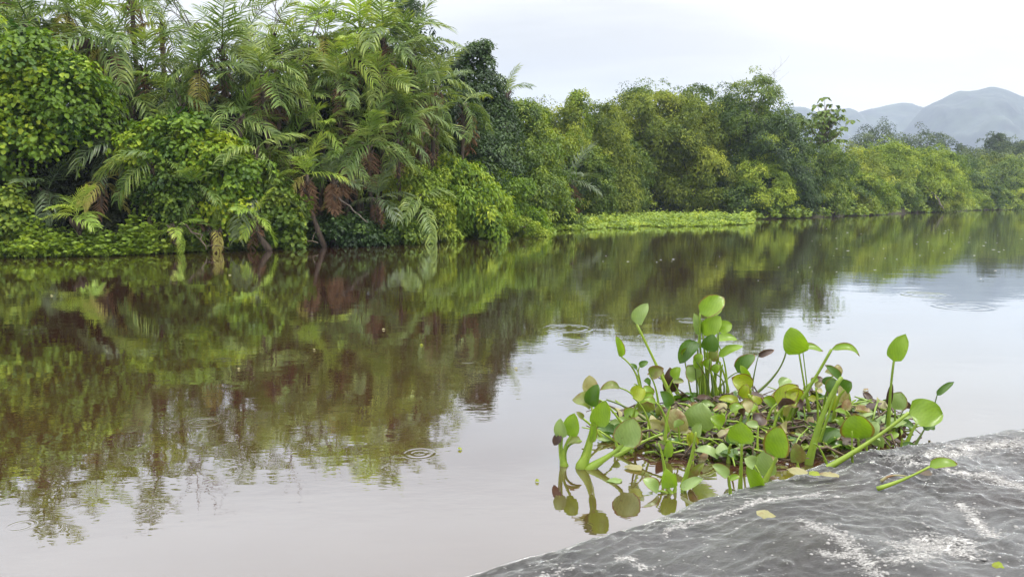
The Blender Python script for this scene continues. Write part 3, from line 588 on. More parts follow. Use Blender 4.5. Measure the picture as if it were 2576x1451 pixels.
# ---- fallen branches and roots at the palm bank
def branch(pts, r, label, seed, twigs=4, mat='twig', name='fallen_branch'):
    rs = np.random.default_rng(seed); P = [np.array(at(*p)) for p in pts]; o_ = Vector(P[0]); e = empty(name, o_, label=label, cat='branch')
    P = [p-np.array(o_) for p in P]; n = 9; q = np.linspace(0, len(P)-1, n); pp = np.stack([np.interp(q, range(len(P)), [p[k] for p in P]) for k in range(3)], 1); pp[1:-1] += rs.normal(0, .03, (n-2, 3))
    g = Geo(); g.tube(pp, np.linspace(r, r*.45, n), 7); link('branch', g.mesh('branch', M[mat], True), e, world=False)
    g = Geo()
    for i in range(twigs):
        b = pp[rs.integers(2, n-1)]; d = rnd_dirs(rs, 1)[0]*[1, .5, .8]*rs.uniform(.3, .8); g.tube(np.array([b, b+d*.5+[0, 0, .05], b+d]), np.array([r*.4, r*.25, r*.1]), 4)
    if twigs: link('twigs', g.mesh('twigs', M[mat], True), e, world=False)
branch([(840, 490, 24.2), (880, 520, 24.0), (925, 560, 23.9)], .03, 'pale bare stick slanting down to the water beside the brown palm skirts', 1, 0)
branch([(700, 560, 23.6), (740, 600, 23.3), (800, 611, 23.2)], .04, 'dark fallen branch lying in the water below the leaf curtain', 2, 5, 'bark')
branch([(455, 560, 21.4), (500, 590, 21.2), (520, 628, 21.1)], .035, 'crooked root reaching into the water left of the leaf curtain', 3, 3, 'bark')
branch([(880, 560, 25.2), (920, 585, 25.0), (950, 603, 24.9)], .03, 'dark drowned branch between the two low palms', 4, 4, 'bark')
branch([(2330, 470, 88), (2360, 500, 86), (2375, 528, 85)], .10, 'grey dead branch hanging at the far bank by the dull olive bush', 5, 6, 'twig')
branch([(1840, 545, 60), (1870, 540, 58), (1895, 548, 57)], .07, 'grey driftwood at the tip of the floating mat', 6, 4, 'twig')
# ------------------------------------------------------------------ floating mats
def mat_strip(name, label, edge, mat, n, leaf, h, seed, rnd=True, cat='water plants', patchy=0):
    """edge: list of (u, Dnear, Dfar) outlining the mat"""
    rs = np.random.default_rng(seed); us = np.array([e[0] for e in edge], float)
    A = np.array([e[1] for e in edge], float); B = np.array([e[2] for e in edge], float)
    u = rs.uniform(us[0], us[-1], n); a = np.interp(u, us, A); b = np.interp(u, us, B)
    wob = np.array([noise.noise((x*.02, seed, 0)) + .5*noise.noise((x*.07, seed, 3)) for x in u])
    a = a + wob*(b-a)*.22
    t = rs.uniform(0, 1, n)**1.25; D = a+(b-a)*t
    X = (u-1288)/F*D*1.0068
    hz = np.array([noise.noise((x*.8, y*.5, 2)) for x, y in zip(X, D)])
    hz2 = np.array([noise.noise((x*2.6, y*2.6, 5)) for x, y in zip(X, D)]); z = h*(.25 + .9*np.minimum(t*4, 1))*rs.uniform(.15, 1, n)*np.clip(1+1.1*hz+1.3*hz2, .15, 3)
    if patchy: kp = hz > patchy*.12 - .1; X, D, z, hz, t = X[kp], D[kp], z[kp], hz[kp], t[kp]; n = len(X)
    P = np.stack([X, D, np.maximum(z, .02)], 1); a_ = rs.uniform(0, 6.28, n)
    Dr = np.stack([np.cos(a_), np.sin(a_), rs.uniform(.0, .9, n)], 1); Nm = np.stack([rs.normal(0, .4, n), rs.normal(-.35, .4, n), np.ones(n)], 1)
    g = Geo(); L = leaf*rs.uniform(.6, 1.2, n)
    g.leaves(P, Dr, Nm, L, L*(.85 if rnd else .4), np.clip(.45+hz*.5+rs.normal(0, .14, n), 0, 1), rnd=rnd)
    # short stalks
    k = n//6; Pk = P[:k]; g.leaves(Pk*[1, 1, 0]+[0, 0, .0], np.stack([rs.normal(0, .2, k), rs.normal(0, .2, k), np.ones(k)], 1), np.stack([np.zeros(k), -np.ones(k), np.zeros(k)], 1), Pk[:, 2]+.02, .03, .5)
    link(name, g.mesh(name, M[mat]), None, label=label, cat=cat, kind='stuff')
mat_strip('floating_hyacinths', 'strip of floating water hyacinths along the left bank', [(-700, 17.2, 19), (-200, 18.6, 20), (0, 19.4, 21), (250, 19.9, 21.4), (400, 20.8, 21.8)], 'mat', 15000, .13, .62, 3)
mat_strip('floating_mat', 'tongue of floating lime green plants reaching into the river', [(1080, 29.4, 30.2), (1200, 30, 32.5), (1300, 33.5, 42), (1400, 36, 53), (1600, 41, 63), (1800, 43, 60), (1860, 45, 55), (1890, 48, 50)], 'mat', 46000, .15, .31, 7)
mat_strip('bank_grass', 'thin fringe of green plants along the far waterline', [(1880, 57, 61), (2000, 59, 62.5), (2150, 66, 71), (2300, 82, 87), (2450, 98, 106), (2600, 112, 120)], 'green', 9000, .26, .45, 9, patchy=2)
mat_strip('shore_creeper', 'low creepers and shoots along the palm bank waterline', [(400, 20.9, 22), (700, 23.2, 24.5), (1000, 27.2, 28.3), (1120, 29.6, 31)], 'green', 9000, .13, .35, 11)

# ------------------------------------------------------------------ churned wake in the foreground
EDGE = [(700,1700), (1000,1510), (1190,1451), (1290,1415), (1400,1381), (1500,1356), (1600,1331), (1680,1300), (1750,1262), (1830,1243), (1900,1226), (1960,1212), (2010,1192), (2100,1163), (2200,1139), (2330,1119), (2450,1104), (2576,1084), (2800,1050), (3200,1000)]
EP = np.array([tuple(ground(u, v))[:2] for u, v in EDGE]); EP = np.concatenate([[[-3, .9]], EP, [[9, 7.2]]])
def edge_dist(X, Y):
    best = np.full(X.shape, 1e9); sg = np.ones(X.shape)
    for a, b in zip(EP[:-1], EP[1:]):
        ab = b-a; t = np.clip(((X-a[0])*ab[0]+(Y-a[1])*ab[1])/(ab@ab), 0, 1)
        dx = X-a[0]-t*ab[0]; dy = Y-a[1]-t*ab[1]; d = np.hypot(dx, dy); cr = ab[0]*dy-ab[1]*dx
        m = d < best; best = np.where(m, d, best); sg = np.where(m, np.where(cr < 0, 1, -1), sg)
    return best*sg                                                      # positive on the rock
def wake_z(x, y, d):
    wig = noise.noise((x*1.8, y*1.8, 1))*.05 + noise.noise((x*6, y*6, 5))*.015; d = d+wig*.6
    if d < 0: return max(d*.5, -.3)
    f = min(d/.12, 1); f2 = min(d/.3, 1)
    z = .07*(1-math.exp(-d/.07)) + .035*min(d, 2.5) + .035*f2*noise.fractal((x*1.5, y*1.5, 3), .9, 2.1, 2)
    p, q = x*.93+y*.37, -x*.37+y*.93                                    # along and across the flow streaks
    rough = .45 + 1.2*max(0, noise.noise((x*1.1, y*1.1, 21))+.25)
    w1 = noise.noise((x*2.3, y*2.3, 41))*.35; p += w1; q += w1*.5
    ch = noise.noise((p*5, q*9, 2))*.018 + noise.noise((p*13, q*22, 6))*.013 + noise.noise((p*27, q*38, 9))*.009 - max(0, noise.noise((x*19, y*24, 4))-.15)*.05*max(0, noise.noise((x*1.6, y*1.6, 33))+.35)
    sm = min(max((x-1.9)/.8, 0), 1)*min(max((4.25-y)/.5, 0), 1)       # smoother, rippled water low on the right
    rp = math.sin(q*34 + noise.noise((p*1.4, q*2.5, 4))*5)*.0045
    return z + f*(ch*rough*(1-.65*sm) + rp*sm) 
def build_wake():
    def lines(a, b, lo, hi, fine, coarse):
        L = list(np.arange(a, lo, coarse)) + list(np.arange(lo, hi, fine)) + list(np.arange(hi, b, coarse)); return np.array(L)
    xs = lines(-4, 9, -.7, 3.6, .014, .12); ys = lines(-4, 7.5, 2.0, 5.3, .014, .12)
    X, Y = np.meshgrid(xs, ys); Dd = edge_dist(X, Y)
    Z = np.array([wake_z(x, y, d) if d > -.5 else -.6 for x, y, d in zip(X.ravel(), Y.ravel(), Dd.ravel())])
    V = np.stack([X.ravel(), Y.ravel(), Z], 1); nx = len(xs); ny = len(ys)
    I = np.arange(nx*ny).reshape(ny, nx); Q = np.stack([I[:-1, :-1], I[:-1, 1:], I[1:, 1:], I[1:, :-1]], -1).reshape(-1, 4)
    zc_ = Dd.ravel(); Q = Q[(zc_[Q] > -.45).any(1)]
    ed = Dd.ravel()
    SEG = [((2015,1285),(2110,1330),.05), ((2110,1330),(2180,1400),.055), ((2180,1400),(2200,1430),.04), ((2290,1362),(2420,1345),.085), ((2240,1400),(2330,1385),.05), ((2330,1340),(2430,1375),.07),
           ((2240,1135),(2420,1120),.06), ((2420,1105),(2640,1085),.10), ((2480,1180),(2640,1230),.07), ((2300,1150),(2500,1190),.05), ((1900,1235),(2060,1215),.03), ((1680,1310),(1900,1235),.022), ((1560,1370),(1620,1400),.03), ((2060,1370),(2150,1385),.03), ((1330,1425),(1440,1400),.02), ((2420,1250),(2500,1330),.04)]
    cr = np.zeros(len(ed)); XX, YY = X.ravel(), Y.ravel()
    for a_, b_, w_ in SEG:
        A = np.array(ground(*a_, .13))[:2]; B = np.array(ground(*b_, .13))[:2]; ab = B-A
        tt = np.clip(((XX-A[0])*ab[0]+(YY-A[1])*ab[1])/(ab@ab), 0, 1); cr = np.maximum(cr, np.exp(-(np.hypot(XX-A[0]-tt*ab[0], YY-A[1]-tt*ab[1])/w_)**2))
    m, t, b = new_mat('wake_water'); g = t.nodes.new('ShaderNodeNewGeometry'); pos = g.outputs['Position']
    ea = t.nodes.new('ShaderNodeAttribute'); ea.attribute_name = 'tint'; edge = ea.outputs['Fac']; ca_ = t.nodes.new('ShaderNodeAttribute'); ca_.attribute_name = 'crust'
    fl = mapping(t, pos, rot=(0, 0, R(-22)), sc=(1, 2.6, 1))
    n1 = noise_n(t, fl, 2.2, 6, .6); n2 = noise_n(t, fl, 17, 6, .75); n3 = noise_n(t, fl, 48, 4, .7); nb = noise_n(t, pos, 1.3, 3)
    sp = t.nodes.new('ShaderNodeSeparateXYZ'); t.links.new(pos, sp.inputs[0]); right = mth(t, 'MULTIPLY_ADD', sp.outputs[0], .42, -.3, clamp=True)
    base = ramp(t, n1, [(.3, (.014,.013,.013)), (.7, (.040,.037,.038))])
    base = mixc(t, mth(t, 'MULTIPLY', ramp(t, nb, [(.5, (0,)*3), (.7, (1,)*3)]), mth(t, 'MULTIPLY_ADD', right, .5, .15)), base, (.075, .048, .042))
    foam = mth(t, 'ADD', mth(t, 'MULTIPLY', ca_.outputs['Fac'], .9), mth(t, 'ADD', mth(t, 'MULTIPLY', mth(t, 'SUBTRACT', n2, .5), 2.4), mth(t, 'MULTIPLY', mth(t, 'SUBTRACT', n3, .5), 2.6)))
    foam = mth(t, 'ADD', foam, mth(t, 'MULTIPLY', right, .16))
    fm = ramp(t, foam, [(.50, (0,)*3), (.9, (.45,)*3), (1.3, (1,)*3)])
    edf = mth(t, 'MULTIPLY', ramp(t, mth(t, 'ADD', edge, mth(t, 'MULTIPLY', mth(t, 'SUBTRACT', n2, .5), .16)), [(.0, (1,)*3), (.05, (0,)*3)]), .45)
    fm = mth(t, 'MAXIMUM', fm, edf)
    t.links.new(mixc(t, fm, base, (.50, .49, .48)), b.inputs['Base Color']); b.inputs['Roughness'].default_value = .45; b.inputs['Specular IOR Level'].default_value = .3
    lw = t.nodes.new('ShaderNodeLayerWeight'); lw.inputs[0].default_value = .5
    fac = ramp(t, lw.outputs['Facing'], [(0, (.02,)*3), (.4, (.045,)*3), (.6, (.075,)*3), (.8, (.20,)*3), (1, (.85,)*3)])
    fac = mth(t, 'MULTIPLY', fac, mth(t, 'SUBTRACT', 1.0, mth(t, 'MULTIPLY', fm, .75)))
    gs = t.nodes.new('ShaderNodeBsdfGlossy'); gs.inputs['Roughness'].default_value = .06; gs.inputs[0].default_value = (.965, .985, 1, 1)
    mw = t.nodes.new('ShaderNodeMixShader'); t.links.new(fac, mw.inputs[0]); t.links.new(b.outputs[0], mw.inputs[1]); t.links.new(gs.outputs[0], mw.inputs[2]); t.links.new(mw.outputs[0], t.nodes['Material Output'].inputs[0])
    h = mth(t, 'ADD', mth(t, 'MULTIPLY', n2, .034), mth(t, 'MULTIPLY', n3, .011)); h = mth(t, 'ADD', h, mth(t, 'MULTIPLY', fm, .006))
    calm = mth(t, 'SUBTRACT', 1.0, mth(t, 'MULTIPLY', ramp(t, nb, [(.42, (1,)*3), (.6, (0,)*3)]), .6)); h = mth(t, 'MULTIPLY', h, calm)
    bp = t.nodes.new('ShaderNodeBump'); bp.inputs['Distance'].default_value = 1; bp.inputs['Strength'].default_value = .9
    t.links.new(h, bp.inputs['Height']); t.links.new(bp.outputs[0], b.inputs['Normal']); t.links.new(bp.outputs[0], gs.inputs['Normal'])
    rme = mesh('wake_water', V, [Q], m, np.clip(ed, -1, 5), smooth=True); ca = rme.attributes.new('crust', 'FLOAT', 'POINT'); ca.data.foreach_set('value', cr.astype(np.float32))
    link('wake_water', rme, kind='structure')
    # foam bubbles and thrown drops
    rs = np.random.default_rng(31); g = Geo(); a8 = np.arange(7)/7*6.2832
    def bubble(x, y, r, lift=0):
        d = float(edge_dist(np.array([x]), np.array([y]))[0])
        if d < .01: return
        z = wake_z(x, y, d)+lift; a0 = rs.uniform(0, 6.28); ex = rs.uniform(1, 1.6)
        V = [(x+math.cos(q+a0)*r*ex*k, y+math.sin(q+a0)*r*k, z+hh*r) for k, hh in ((1, -.1), (.72, .5)) for q in a8] + [(x, y, z+.75*r)]
        g.add(V, [(j, (j+1) % 7, 7+(j+1) % 7, 7+j) for j in range(7)], [(7+j, 7+(j+1) % 7, 14) for j in range(7)], .5)
    for a_, b_, w_ in SEG:
        A = np.array(ground(*a_, .13))[:2]; B = np.array(ground(*b_, .13))[:2]; L = np.hypot(*(B-A))
        for _ in range(int(420*L*max(w_/.05, .6))):
            p = A+(B-A)*rs.uniform(-.05, 1.05)+rs.normal(0, w_*.65, 2); bubble(p[0], p[1], rs.uniform(.0015, .0065)*(1.5 if rs.uniform() < .1 else 1))
    for _ in range(650):
        p = ground(rs.uniform(1250, 2640), rs.uniform(1090, 1470), .1); bubble(p.x, p.y, rs.uniform(.0012, .005)*(2.2 if rs.uniform() < .05 else 1))
    fm_, ft, fb = new_mat('foam'); fb.inputs['Base Color'].default_value = (.22, .215, .21, 1); fb.inputs['Roughness'].default_value = .25
    link('foam', g.mesh('foam', fm_, True), label='white foam bubbles scattered over the churned grey wake', cat='foam', kind='stuff')
build_wake()
# ------------------------------------------------------------------ water hyacinths in the foreground
def hy_mat(name, c0, c1, trans, rough=.35, blot=None):
    m, t, b = new_mat(name); g = t.nodes.new('ShaderNodeNewGeometry'); a = t.nodes.new('ShaderNodeAttribute'); a.attribute_name = 'tint'
    n = noise_n(t, g.outputs['Position'], 14, 4); f = mth(t, 'ADD', mth(t, 'MULTIPLY', n, .6), mth(t, 'MULTIPLY', a.outputs['Fac'], .5), clamp=True)
    c = ramp(t, f, [(.3, c0), (.75, c1)])
    vn = mth(t, 'SINE', mth(t, 'MULTIPLY', a.outputs['Fac'], 120.0)); c = mixc(t, mth(t, 'MULTIPLY_ADD', vn, .06, .06), c, tuple(min(1, x*1.5+.03) for x in c1))
    if blot: c = mixc(t, ramp(t, noise_n(t, g.outputs['Position'], 9, 5, .65), [(.52, (0,)*3), (.62, (1,)*3)]), c, blot)
    ra = t.nodes.new('ShaderNodeAttribute'); ra.attribute_name = 'rim'; fine = noise_n(t, g.outputs['Position'], 45, 4, .7)
    rm = ramp(t, mth(t, 'ADD', ra.outputs['Fac'], mth(t, 'MULTIPLY', fine, .8)), [(.80, (0,)*3), (1.1, (1,)*3)]); c = mixc(t, mth(t, 'MULTIPLY', rm, .85), c, (.16, .085, .03))
    sp_ = ramp(t, noise_n(t, g.outputs['Position'], 70, 2, .5), [(.70, (0,)*3), (.76, (1,)*3)]); c = mixc(t, mth(t, 'MULTIPLY', sp_, .7), c, (.10, .07, .02))
    t.links.new(c, b.inputs['Base Color']); b.inputs['Roughness'].default_value = rough*.85; b.inputs['Specular IOR Level'].default_value = .5
    bp = t.nodes.new('ShaderNodeBump'); bp.inputs['Strength'].default_value = .25; bp.inputs['Distance'].default_value = .01; t.links.new(n, bp.inputs['Height']); t.links.new(bp.outputs[0], b.inputs['Normal'])
    tr = t.nodes.new('ShaderNodeBsdfTranslucent'); t.links.new(mixc(t, 1.0, c, (1.25, 1.3, .5), 'MULTIPLY'), tr.inputs[0])
    ms = t.nodes.new('ShaderNodeMixShader'); ms.inputs[0].default_value = trans; t.links.new(b.outputs[0], ms.inputs[1]); t.links.new(tr.outputs[0], ms.inputs[2])
    t.links.new(ms.outputs[0], t.nodes['Material Output'].inputs[0]); return m
HM = {'b': hy_mat('hyacinth_bright', (.10,.19,.010), (.19,.30,.018), .42), 'y': hy_mat('hyacinth_yellowing', (.17,.25,.012), (.30,.34,.02), .4, blot=(.24,.25,.02)),
      'p': hy_mat('hyacinth_pale', (.13,.21,.055), (.22,.30,.10), .25, .4), 'd': hy_mat('hyacinth_deep', (.035,.09,.010), (.07,.14,.016), .35, .3),
      'o': hy_mat('hyacinth_olive', (.09,.13,.02), (.16,.19,.035), .3, .4, blot=(.13,.10,.03)), 'm': hy_mat('hyacinth_dead', (.018,.009,.006), (.06,.030,.018), .15, .5),
      'w': hy_mat('hyacinth_decayed', (.20,.20,.075), (.34,.31,.16), .3, .6, blot=(.22,.13,.06)), 's': hy_mat('hyacinth_petiole', (.14,.24,.02), (.25,.34,.035), .25, .3),
      't': hy_mat('hyacinth_stalk_dark', (.06,.11,.02), (.12,.17,.035), .2, .35), 'x': hy_mat('hyacinth_debris', (.022,.015,.010), (.11,.075,.04), .1, .7)}
ZA = lambda x, y: (1352.3+x*.4334, 723.3+y*.4334)
ZB = lambda x, y: (1887+x*.458, 786+y*.458)
def blade_geo(E, T, W, nvec, cup=.35, arch=.12, curl=0.0, seed=0, point=.0):
    rs = random.Random(seed); a = T-E; L = a.length; d = a.normalized(); s = d.cross(nvec).normalized(); nn = s.cross(d)
    ns, nr = 11, 9; V = []; tt = []
    for i in range(ns):
        q = i/(ns-1); hw = W*.5*(math.sin(math.pi*min(1, .05+q*.95)**.78))**.52 if 0 < q < 1 else W*.03
        if q > .8: hw *= 1-point*(q-.8)/.2
        for j in range(nr):
            r = j/(nr-1)*2-1; wv = .05*W*math.sin(q*7+r*3+seed)*abs(r)
            p = E + d*(L*q) + s*(hw*r*(1-.12*cup*r*r)) + nn*(cup*hw*r*r*.9 + arch*L*math.sin(math.pi*q) + wv + curl*L*q*q)
            V.append(p); tt.append(.35+.5*r*.35+q*.3+rs.uniform(-.02, .02))
    Q = [(i*nr+j, i*nr+j+1, (i+1)*nr+j+1, (i+1)*nr+j) for i in range(ns-1) for j in range(nr-1)]
    return [tuple(v) for v in V], Q, tt
def bez(a, b, c, n=11):
    return [a*(1-t)**2 + b*2*t*(1-t) + c*t*t for t in [i/(n-1) for i in range(n)]]
PL = {}
def plant(key, label, base):
    u, v = base; p = ground(u, v); PL[key] = empty('water_hyacinth', (p.x, p.y, 0), label=label, cat='water plant', group='water hyacinths in the floating clump'); return PL[key]
LN = [0]
def leaf(key, Z, base, ctrl, end, tip, w, c='b', r=.009, D=None, dE=0.0, dT=0.0, z0=0.0, cup=.35, arch=.1, up=.35, stalk='s', swell=1.5, curl=0, point=.25, bulge=None):
    LN[0] += 1; rs = random.Random(LN[0]); e = PL[key]
    B = ground(*Z(*base), z0) if D is None else at(*Z(*base), D); Db = B.y
    Eo = at(*Z(*end), Db+dE); Ct = at(*Z(*ctrl), Db+dE*.5) if ctrl else (B+Eo)/2 + Vector((0, .03, .02))
    if D is None: B = B - Vector((0, 0, .02))
    pts = bez(B, Ct*1.0, Eo) if not ctrl else bez(B, Ct*2-(B+Eo)/2, Eo)
    g = Geo(); n = len(pts); rad = [r*(swell+(.72-swell)*min(1, (i/(n-1))*1.6)) if True else r for i in range(n)]
    if bulge: rad = [x+bulge*math.exp(-((i/(n-1)-.12)/.13)**2) for i, x in enumerate(rad)]
    g.tube(np.array([tuple(p) for p in pts]), np.array(rad), 9, rs.uniform(.3, .7))
    par = link('petiole', g.mesh('petiole', HM[stalk], True), e)
    if tip is not None:
        Tp = at(*Z(*tip), Db+dE+dT); nv = (Vector((0, 0, CAM_H+.3))-Eo).normalized() + Vector((rs.uniform(-.4, .4), 0, up))
        s = .4334 if Z is ZA else (.458 if Z is ZB else 1.0); W = w*s*Eo.y/F*1.2; point = rs.uniform(0, .3) if point == .25 else point; cup *= rs.uniform(.8, 1.5)
        V, Q, tt = blade_geo(Eo, Tp, W, nv.normalized(), cup, arch, curl, LN[0], point)
        me = mesh('leaf_blade', V, [np.array(Q)], HM[c], tt, True)
        k_ = rs.choice([0, .4, .8, 1]); rimv = [k_*max(abs(j/4-1)**7, (i/10)**9, 0) for i in range(11) for j in range(9)]
        ra = me.attributes.new('rim', 'FLOAT', 'POINT'); ra.data.foreach_set('value', rimv)
        o = bpy.data.objects.new('leaf_blade', me); COL.objects.link(o); o.parent = par
        nm = {'m': 'withered maroon leaf blade', 'w': 'decayed pale blotched leaf blade', 'y': 'yellowing leaf blade', 'p': 'pale bluish green leaf blade'}.get(c)
        if nm: o['label'] = nm
A_, B_ = ZA, ZB
plant('tall', 'tallest water hyacinth plant, a bunch of upright stalks with stacked leaves at the back', ZA(985, 650))
leaf('tall', A_, (985,650), (948,400), (943,150), (1085,60), 105, 'b', .011, dT=.04, cup=.2, point=.1)
leaf('tall', A_, (1000,640), (975,450), (960,272), (1062,168), 92, 'b', dE=-.03)
leaf('tall', A_, (1005,640), (1040,430), (1048,250), (1128,212), 74, 'b', dE=.06)
leaf('tall', A_, (975,640), (985,380), (1012,165), (1072,124), 34, 'b', .007, dE=.08)
leaf('tall', A_, (955,650), (930,450), (938,275), (908,148), 52, 'p', .008, dE=.04)
leaf('tall', A_, (985,645), (990,480), (985,368), (1020,272), 88, 'd', dE=-.05)
leaf('tall', A_, (1100,590), (1085,440), (1035,298), (1160,300), 52, 'b', .007, dE=.02, up=.9)
leaf('tall', A_, (1025,640), (1035,520), (1052,400), (1192,338), 50, 'b', .008, dE=-.04, up=.9)
leaf('tall', A_, (950,640), (935,450), (928,315), (825,440), 84, 'd', dE=-.03, arch=.25)
leaf('tall', A_, (945,650), (940,590), (925,530), (868,450), 92, 'p', .008, dE=-.08)
leaf('tall', A_, (960,650), (950,540), (935,465), (905,410), 44, 'b', .007, dE=-.1)
leaf('tall', A_, (1060,640), (1010,500), (960,330), None, 0, 's', .010, dE=.05)
leaf('tall', A_, (1110,600), (1075,480), (1010,350), None, 0, 's', .008, dE=.03)
leaf('tall', A_, (1030,650), (1010,520), (1000,420), (1045,370), 60, 'o', .008, dE=.02)
plant('pale', 'water hyacinth plant with one long slanting stalk topped by a pale bluish leaf', ZA(810, 690))
leaf('pale', A_, (815,695), (700,470), (577,215), (640,92), 80, 'p', .013, dE=.1, cup=.55)
leaf('pale', A_, (840,640), (740,520), (740,515), (636,505), 46, 'o', .008, up=.9, arch=.2)
leaf('pale', A_, (830,690), (790,640), (765,610), (768,462), 84, 'm', .008, dE=.05)
leaf('pale', A_, (860,690), (810,590), (780,540), (850,545), 34, 'o', .006)
leaf('pale', A_, (900,640), (830,600), (700,520), None, 0, 'x', .006, stalk='x')
plant('backleft', 'slender water hyacinth shoot with small bright leaf at the back left', ZA(600, 630))
leaf('backleft', A_, (600,632), (570,500), (488,402), (455,278), 46, 'b', .009, cup=.6, dE=.05)
leaf('backleft', A_, (606,625), (595,540), (578,475), (530,442), 26, 'd', .008, up=.9)
leaf('backleft', A_, (600,628), (585,520), (592,460), (642,430), 36, 'd', .006)
leaf('backleft', A_, (612,628), (590,580), (560,560), None, 0, 's', .007)
plant('left', 'leftmost water hyacinth plant with swollen bright green stalk bases on the water', ZA(240, 1040))
leaf('left', A_, (240,1045), (300,920), (340,800), (395,655), 105, 'b', .012, bulge=.016)
leaf('left', A_, (262,1045), (300,960), (312,900), (322,770), 42, 'b', .013, cup=.8)
leaf('left', A_, (235,1045), (310,860), (314,690), (350,560), 84, 'd', .009, dE=.12, cup=.5)
leaf('left', A_, (235,1030), (310,820), (312,686), (202,650), 96, 'o', .008, dE=.10, up=.8, arch=.25)
leaf('left', A_, (250,1030), (330,800), (318,610), (300,508), 84, 'w', .007, dE=.2)
leaf('left', A_, (600,665), (545,615), (478,582), (362,596), 52, 'o', .008, arch=.3, up=.9)
leaf('left', A_, (160,1030), (150,960), (192,862), (215,728), 92, 'b', .011, bulge=.012)
leaf('left', A_, (155,1030), (140,950), (142,870), (132,758), 70, 'p', .010, bulge=.010)
leaf('left', A_, (165,1020), (170,930), (255,890), (160,905), 60, 'o', .009, up=1.2)
leaf('left', A_, (150,1030), (128,950), (130,850), (95,915), 46, 'm', .007)
leaf('left', A_, (400,890), (340,830), (265,760), (225,720), 30, 'o', .010)
leaf('left', A_, (520,740), (440,700), (360,650), (340,700), 30, 'o', .007)
plant('centre', 'water hyacinth plant with large round pale leaves in the middle of the clump', ZA(640, 900))
leaf('centre', A_, (268,1048), (430,965), (492,912), (560,752), 150, 'p', .015, cup=.25, bulge=.006)
leaf('centre', A_, (430,975), (600,900), (725,848), None, 0, 'b', .010)
leaf('centre', A_, (900,880), (930,850), (930,822), (955,668), 158, 'p', .010, cup=.2, point=0)
leaf('centre', A_, (800,880), (800,860), (795,840), (805,700), 140, 'w', .009, cup=.2)
leaf('centre', A_, (480,940), (455,900), (450,870), (478,838), 45, 'b', .010)
leaf('centre', A_, (640,830), (560,790), (508,760), (592,722), 84, 'b', .008, up=1)
leaf('centre', A_, (690,800), (670,740), (640,720), (620,648), 92, 'o', .007)
leaf('centre', A_, (700,880), (690,860), (700,850), (640,770), 100, 'w', .007)
leaf('centre', A_, (560,960), (540,950), (560,945), (450,940), 62, 'b', .007, up=2)
leaf('centre', A_, (740,800), (735,760), (720,740), (700,680), 60, 'o', .007)
leaf('centre', A_, (1000,800), (1050,760), (1040,830), (1060,760), 66, 'p', .007)
leaf('centre', A_, (560,880), (470,760), (380,660), None, 0, 'b', .009)
leaf('centre', A_, (700,820), (560,720), (400,650), None, 0, 'b', .008, stalk='t')
leaf('centre', A_, (1000,860), (960,880), (930,895), (1050,790), 30, 's', .012)
plant('yellow', 'water hyacinth plant with yellow-green rounded leaf and a thin curled maroon leaf', ZA(1180, 700))
leaf('yellow', A_, (1180,700), (1225,640), (1236,590), (1128,520), 108, 'y', .011, cup=.3)
leaf('yellow', A_, (1190,690), (1230,620), (1225,545), (1178,450), 44, 'b', .009)
leaf('yellow', A_, (1040,585), (1100,530), (1160,492), (1262,388), 82, 'd', .007, stalk='t')
leaf('yellow', A_, (1245,560), (1268,450), (1282,400), (1374,362), 34, 'm', .005, stalk='t')
leaf('yellow', A_, (1330,850), (1285,740), (1225,620), None, 0, 'b', .013)
leaf('yellow', A_, (1200,720), (1170,680), (1170,670), (1050,650), 60, 'y', .007, up=1)
leaf('yellow', B_, (0,455), (135,345), (198,215), (212,190), 16, 't', .009, stalk='t')
leaf('yellow', A_, (1230,720), (1200,660), (1190,640), (1215,560), 60, 'y', .007)
plant('arch', 'water hyacinth plant with a big round leaf and an arching leaf on tall stalks', ZB(190, 650))
leaf('arch', B_, (335,592), (298,400), (270,230), (222,82), 115, 'b', .008, cup=.25, point=.1)
leaf('arch', B_, (335,592), (310,380), (286,188), (400,212), 46, 'b', .005, up=1)
leaf('arch', B_, (165,640), (325,410), (446,203), (600,240), 48, 'b', .013, up=.9, arch=.28)
leaf('arch', B_, (90,660), (105,560), (150,502), (265,400), 100, 'y', .010, cup=.25)
leaf('arch', B_, (70,925), (115,860), (145,795), (165,618), 130, 'b', .012, dE=0)
leaf('arch', B_, (110,900), (100,900), (92,900), (75,755), 105, 'p', .009)
leaf('arch', B_, (265,860), (262,840), (262,825), (248,715), 78, 'o', .009)
leaf('arch', B_, (20,560), (70,540), (120,505), None, 0, 'x', .012, stalk='t')
plant('thick', 'water hyacinth plant with one very thick pale stalk and a yellow-brown withered leaf', ZB(320, 820))
leaf('thick', B_, (318,830), (400,560), (502,356), None, 0, 'b', .0155, swell=1.6)
leaf('thick', B_, (360,760), (430,560), (494,362), (410,288), 46, 'd', .008)
leaf('thick', B_, (470,600), (488,450), (500,372), (505,525), 56, 'w', .007)
leaf('thick', B_, (420,615), (425,480), (480,372), (425,440), 66, 'd', .007)
leaf('thick', B_, (555,590), (545,520), (450,540), (470,450), 62, 'y', .006, stalk='t')
leaf('thick', B_, (370,760), (375,730), (382,716), (508,650), 82, 'd', .010, up=.8)
leaf('thick', B_, (500,770), (520,760), (540,750), (420,720), 60, 'd', .008, up=1.2)
leaf('thick', B_, (440,865), (390,760), (350,720), None, 0, 'b', .006)
plant('right', 'water hyacinth plant with a broad round leaf on a long slanting stalk at right', ZB(560, 830))
leaf('right', B_, (385,855), (640,720), (870,550), (1058,560), 138, 'b', .013, up=.2, cup=.2, point=.05, z0=.03)
leaf('right', B_, (608,800), (600,740), (592,690), (575,552), 158, 'b', .011, cup=.25)
leaf('right', B_, (565,850), (560,760), (560,650), None, 0, 'b', .006, z0=.03)
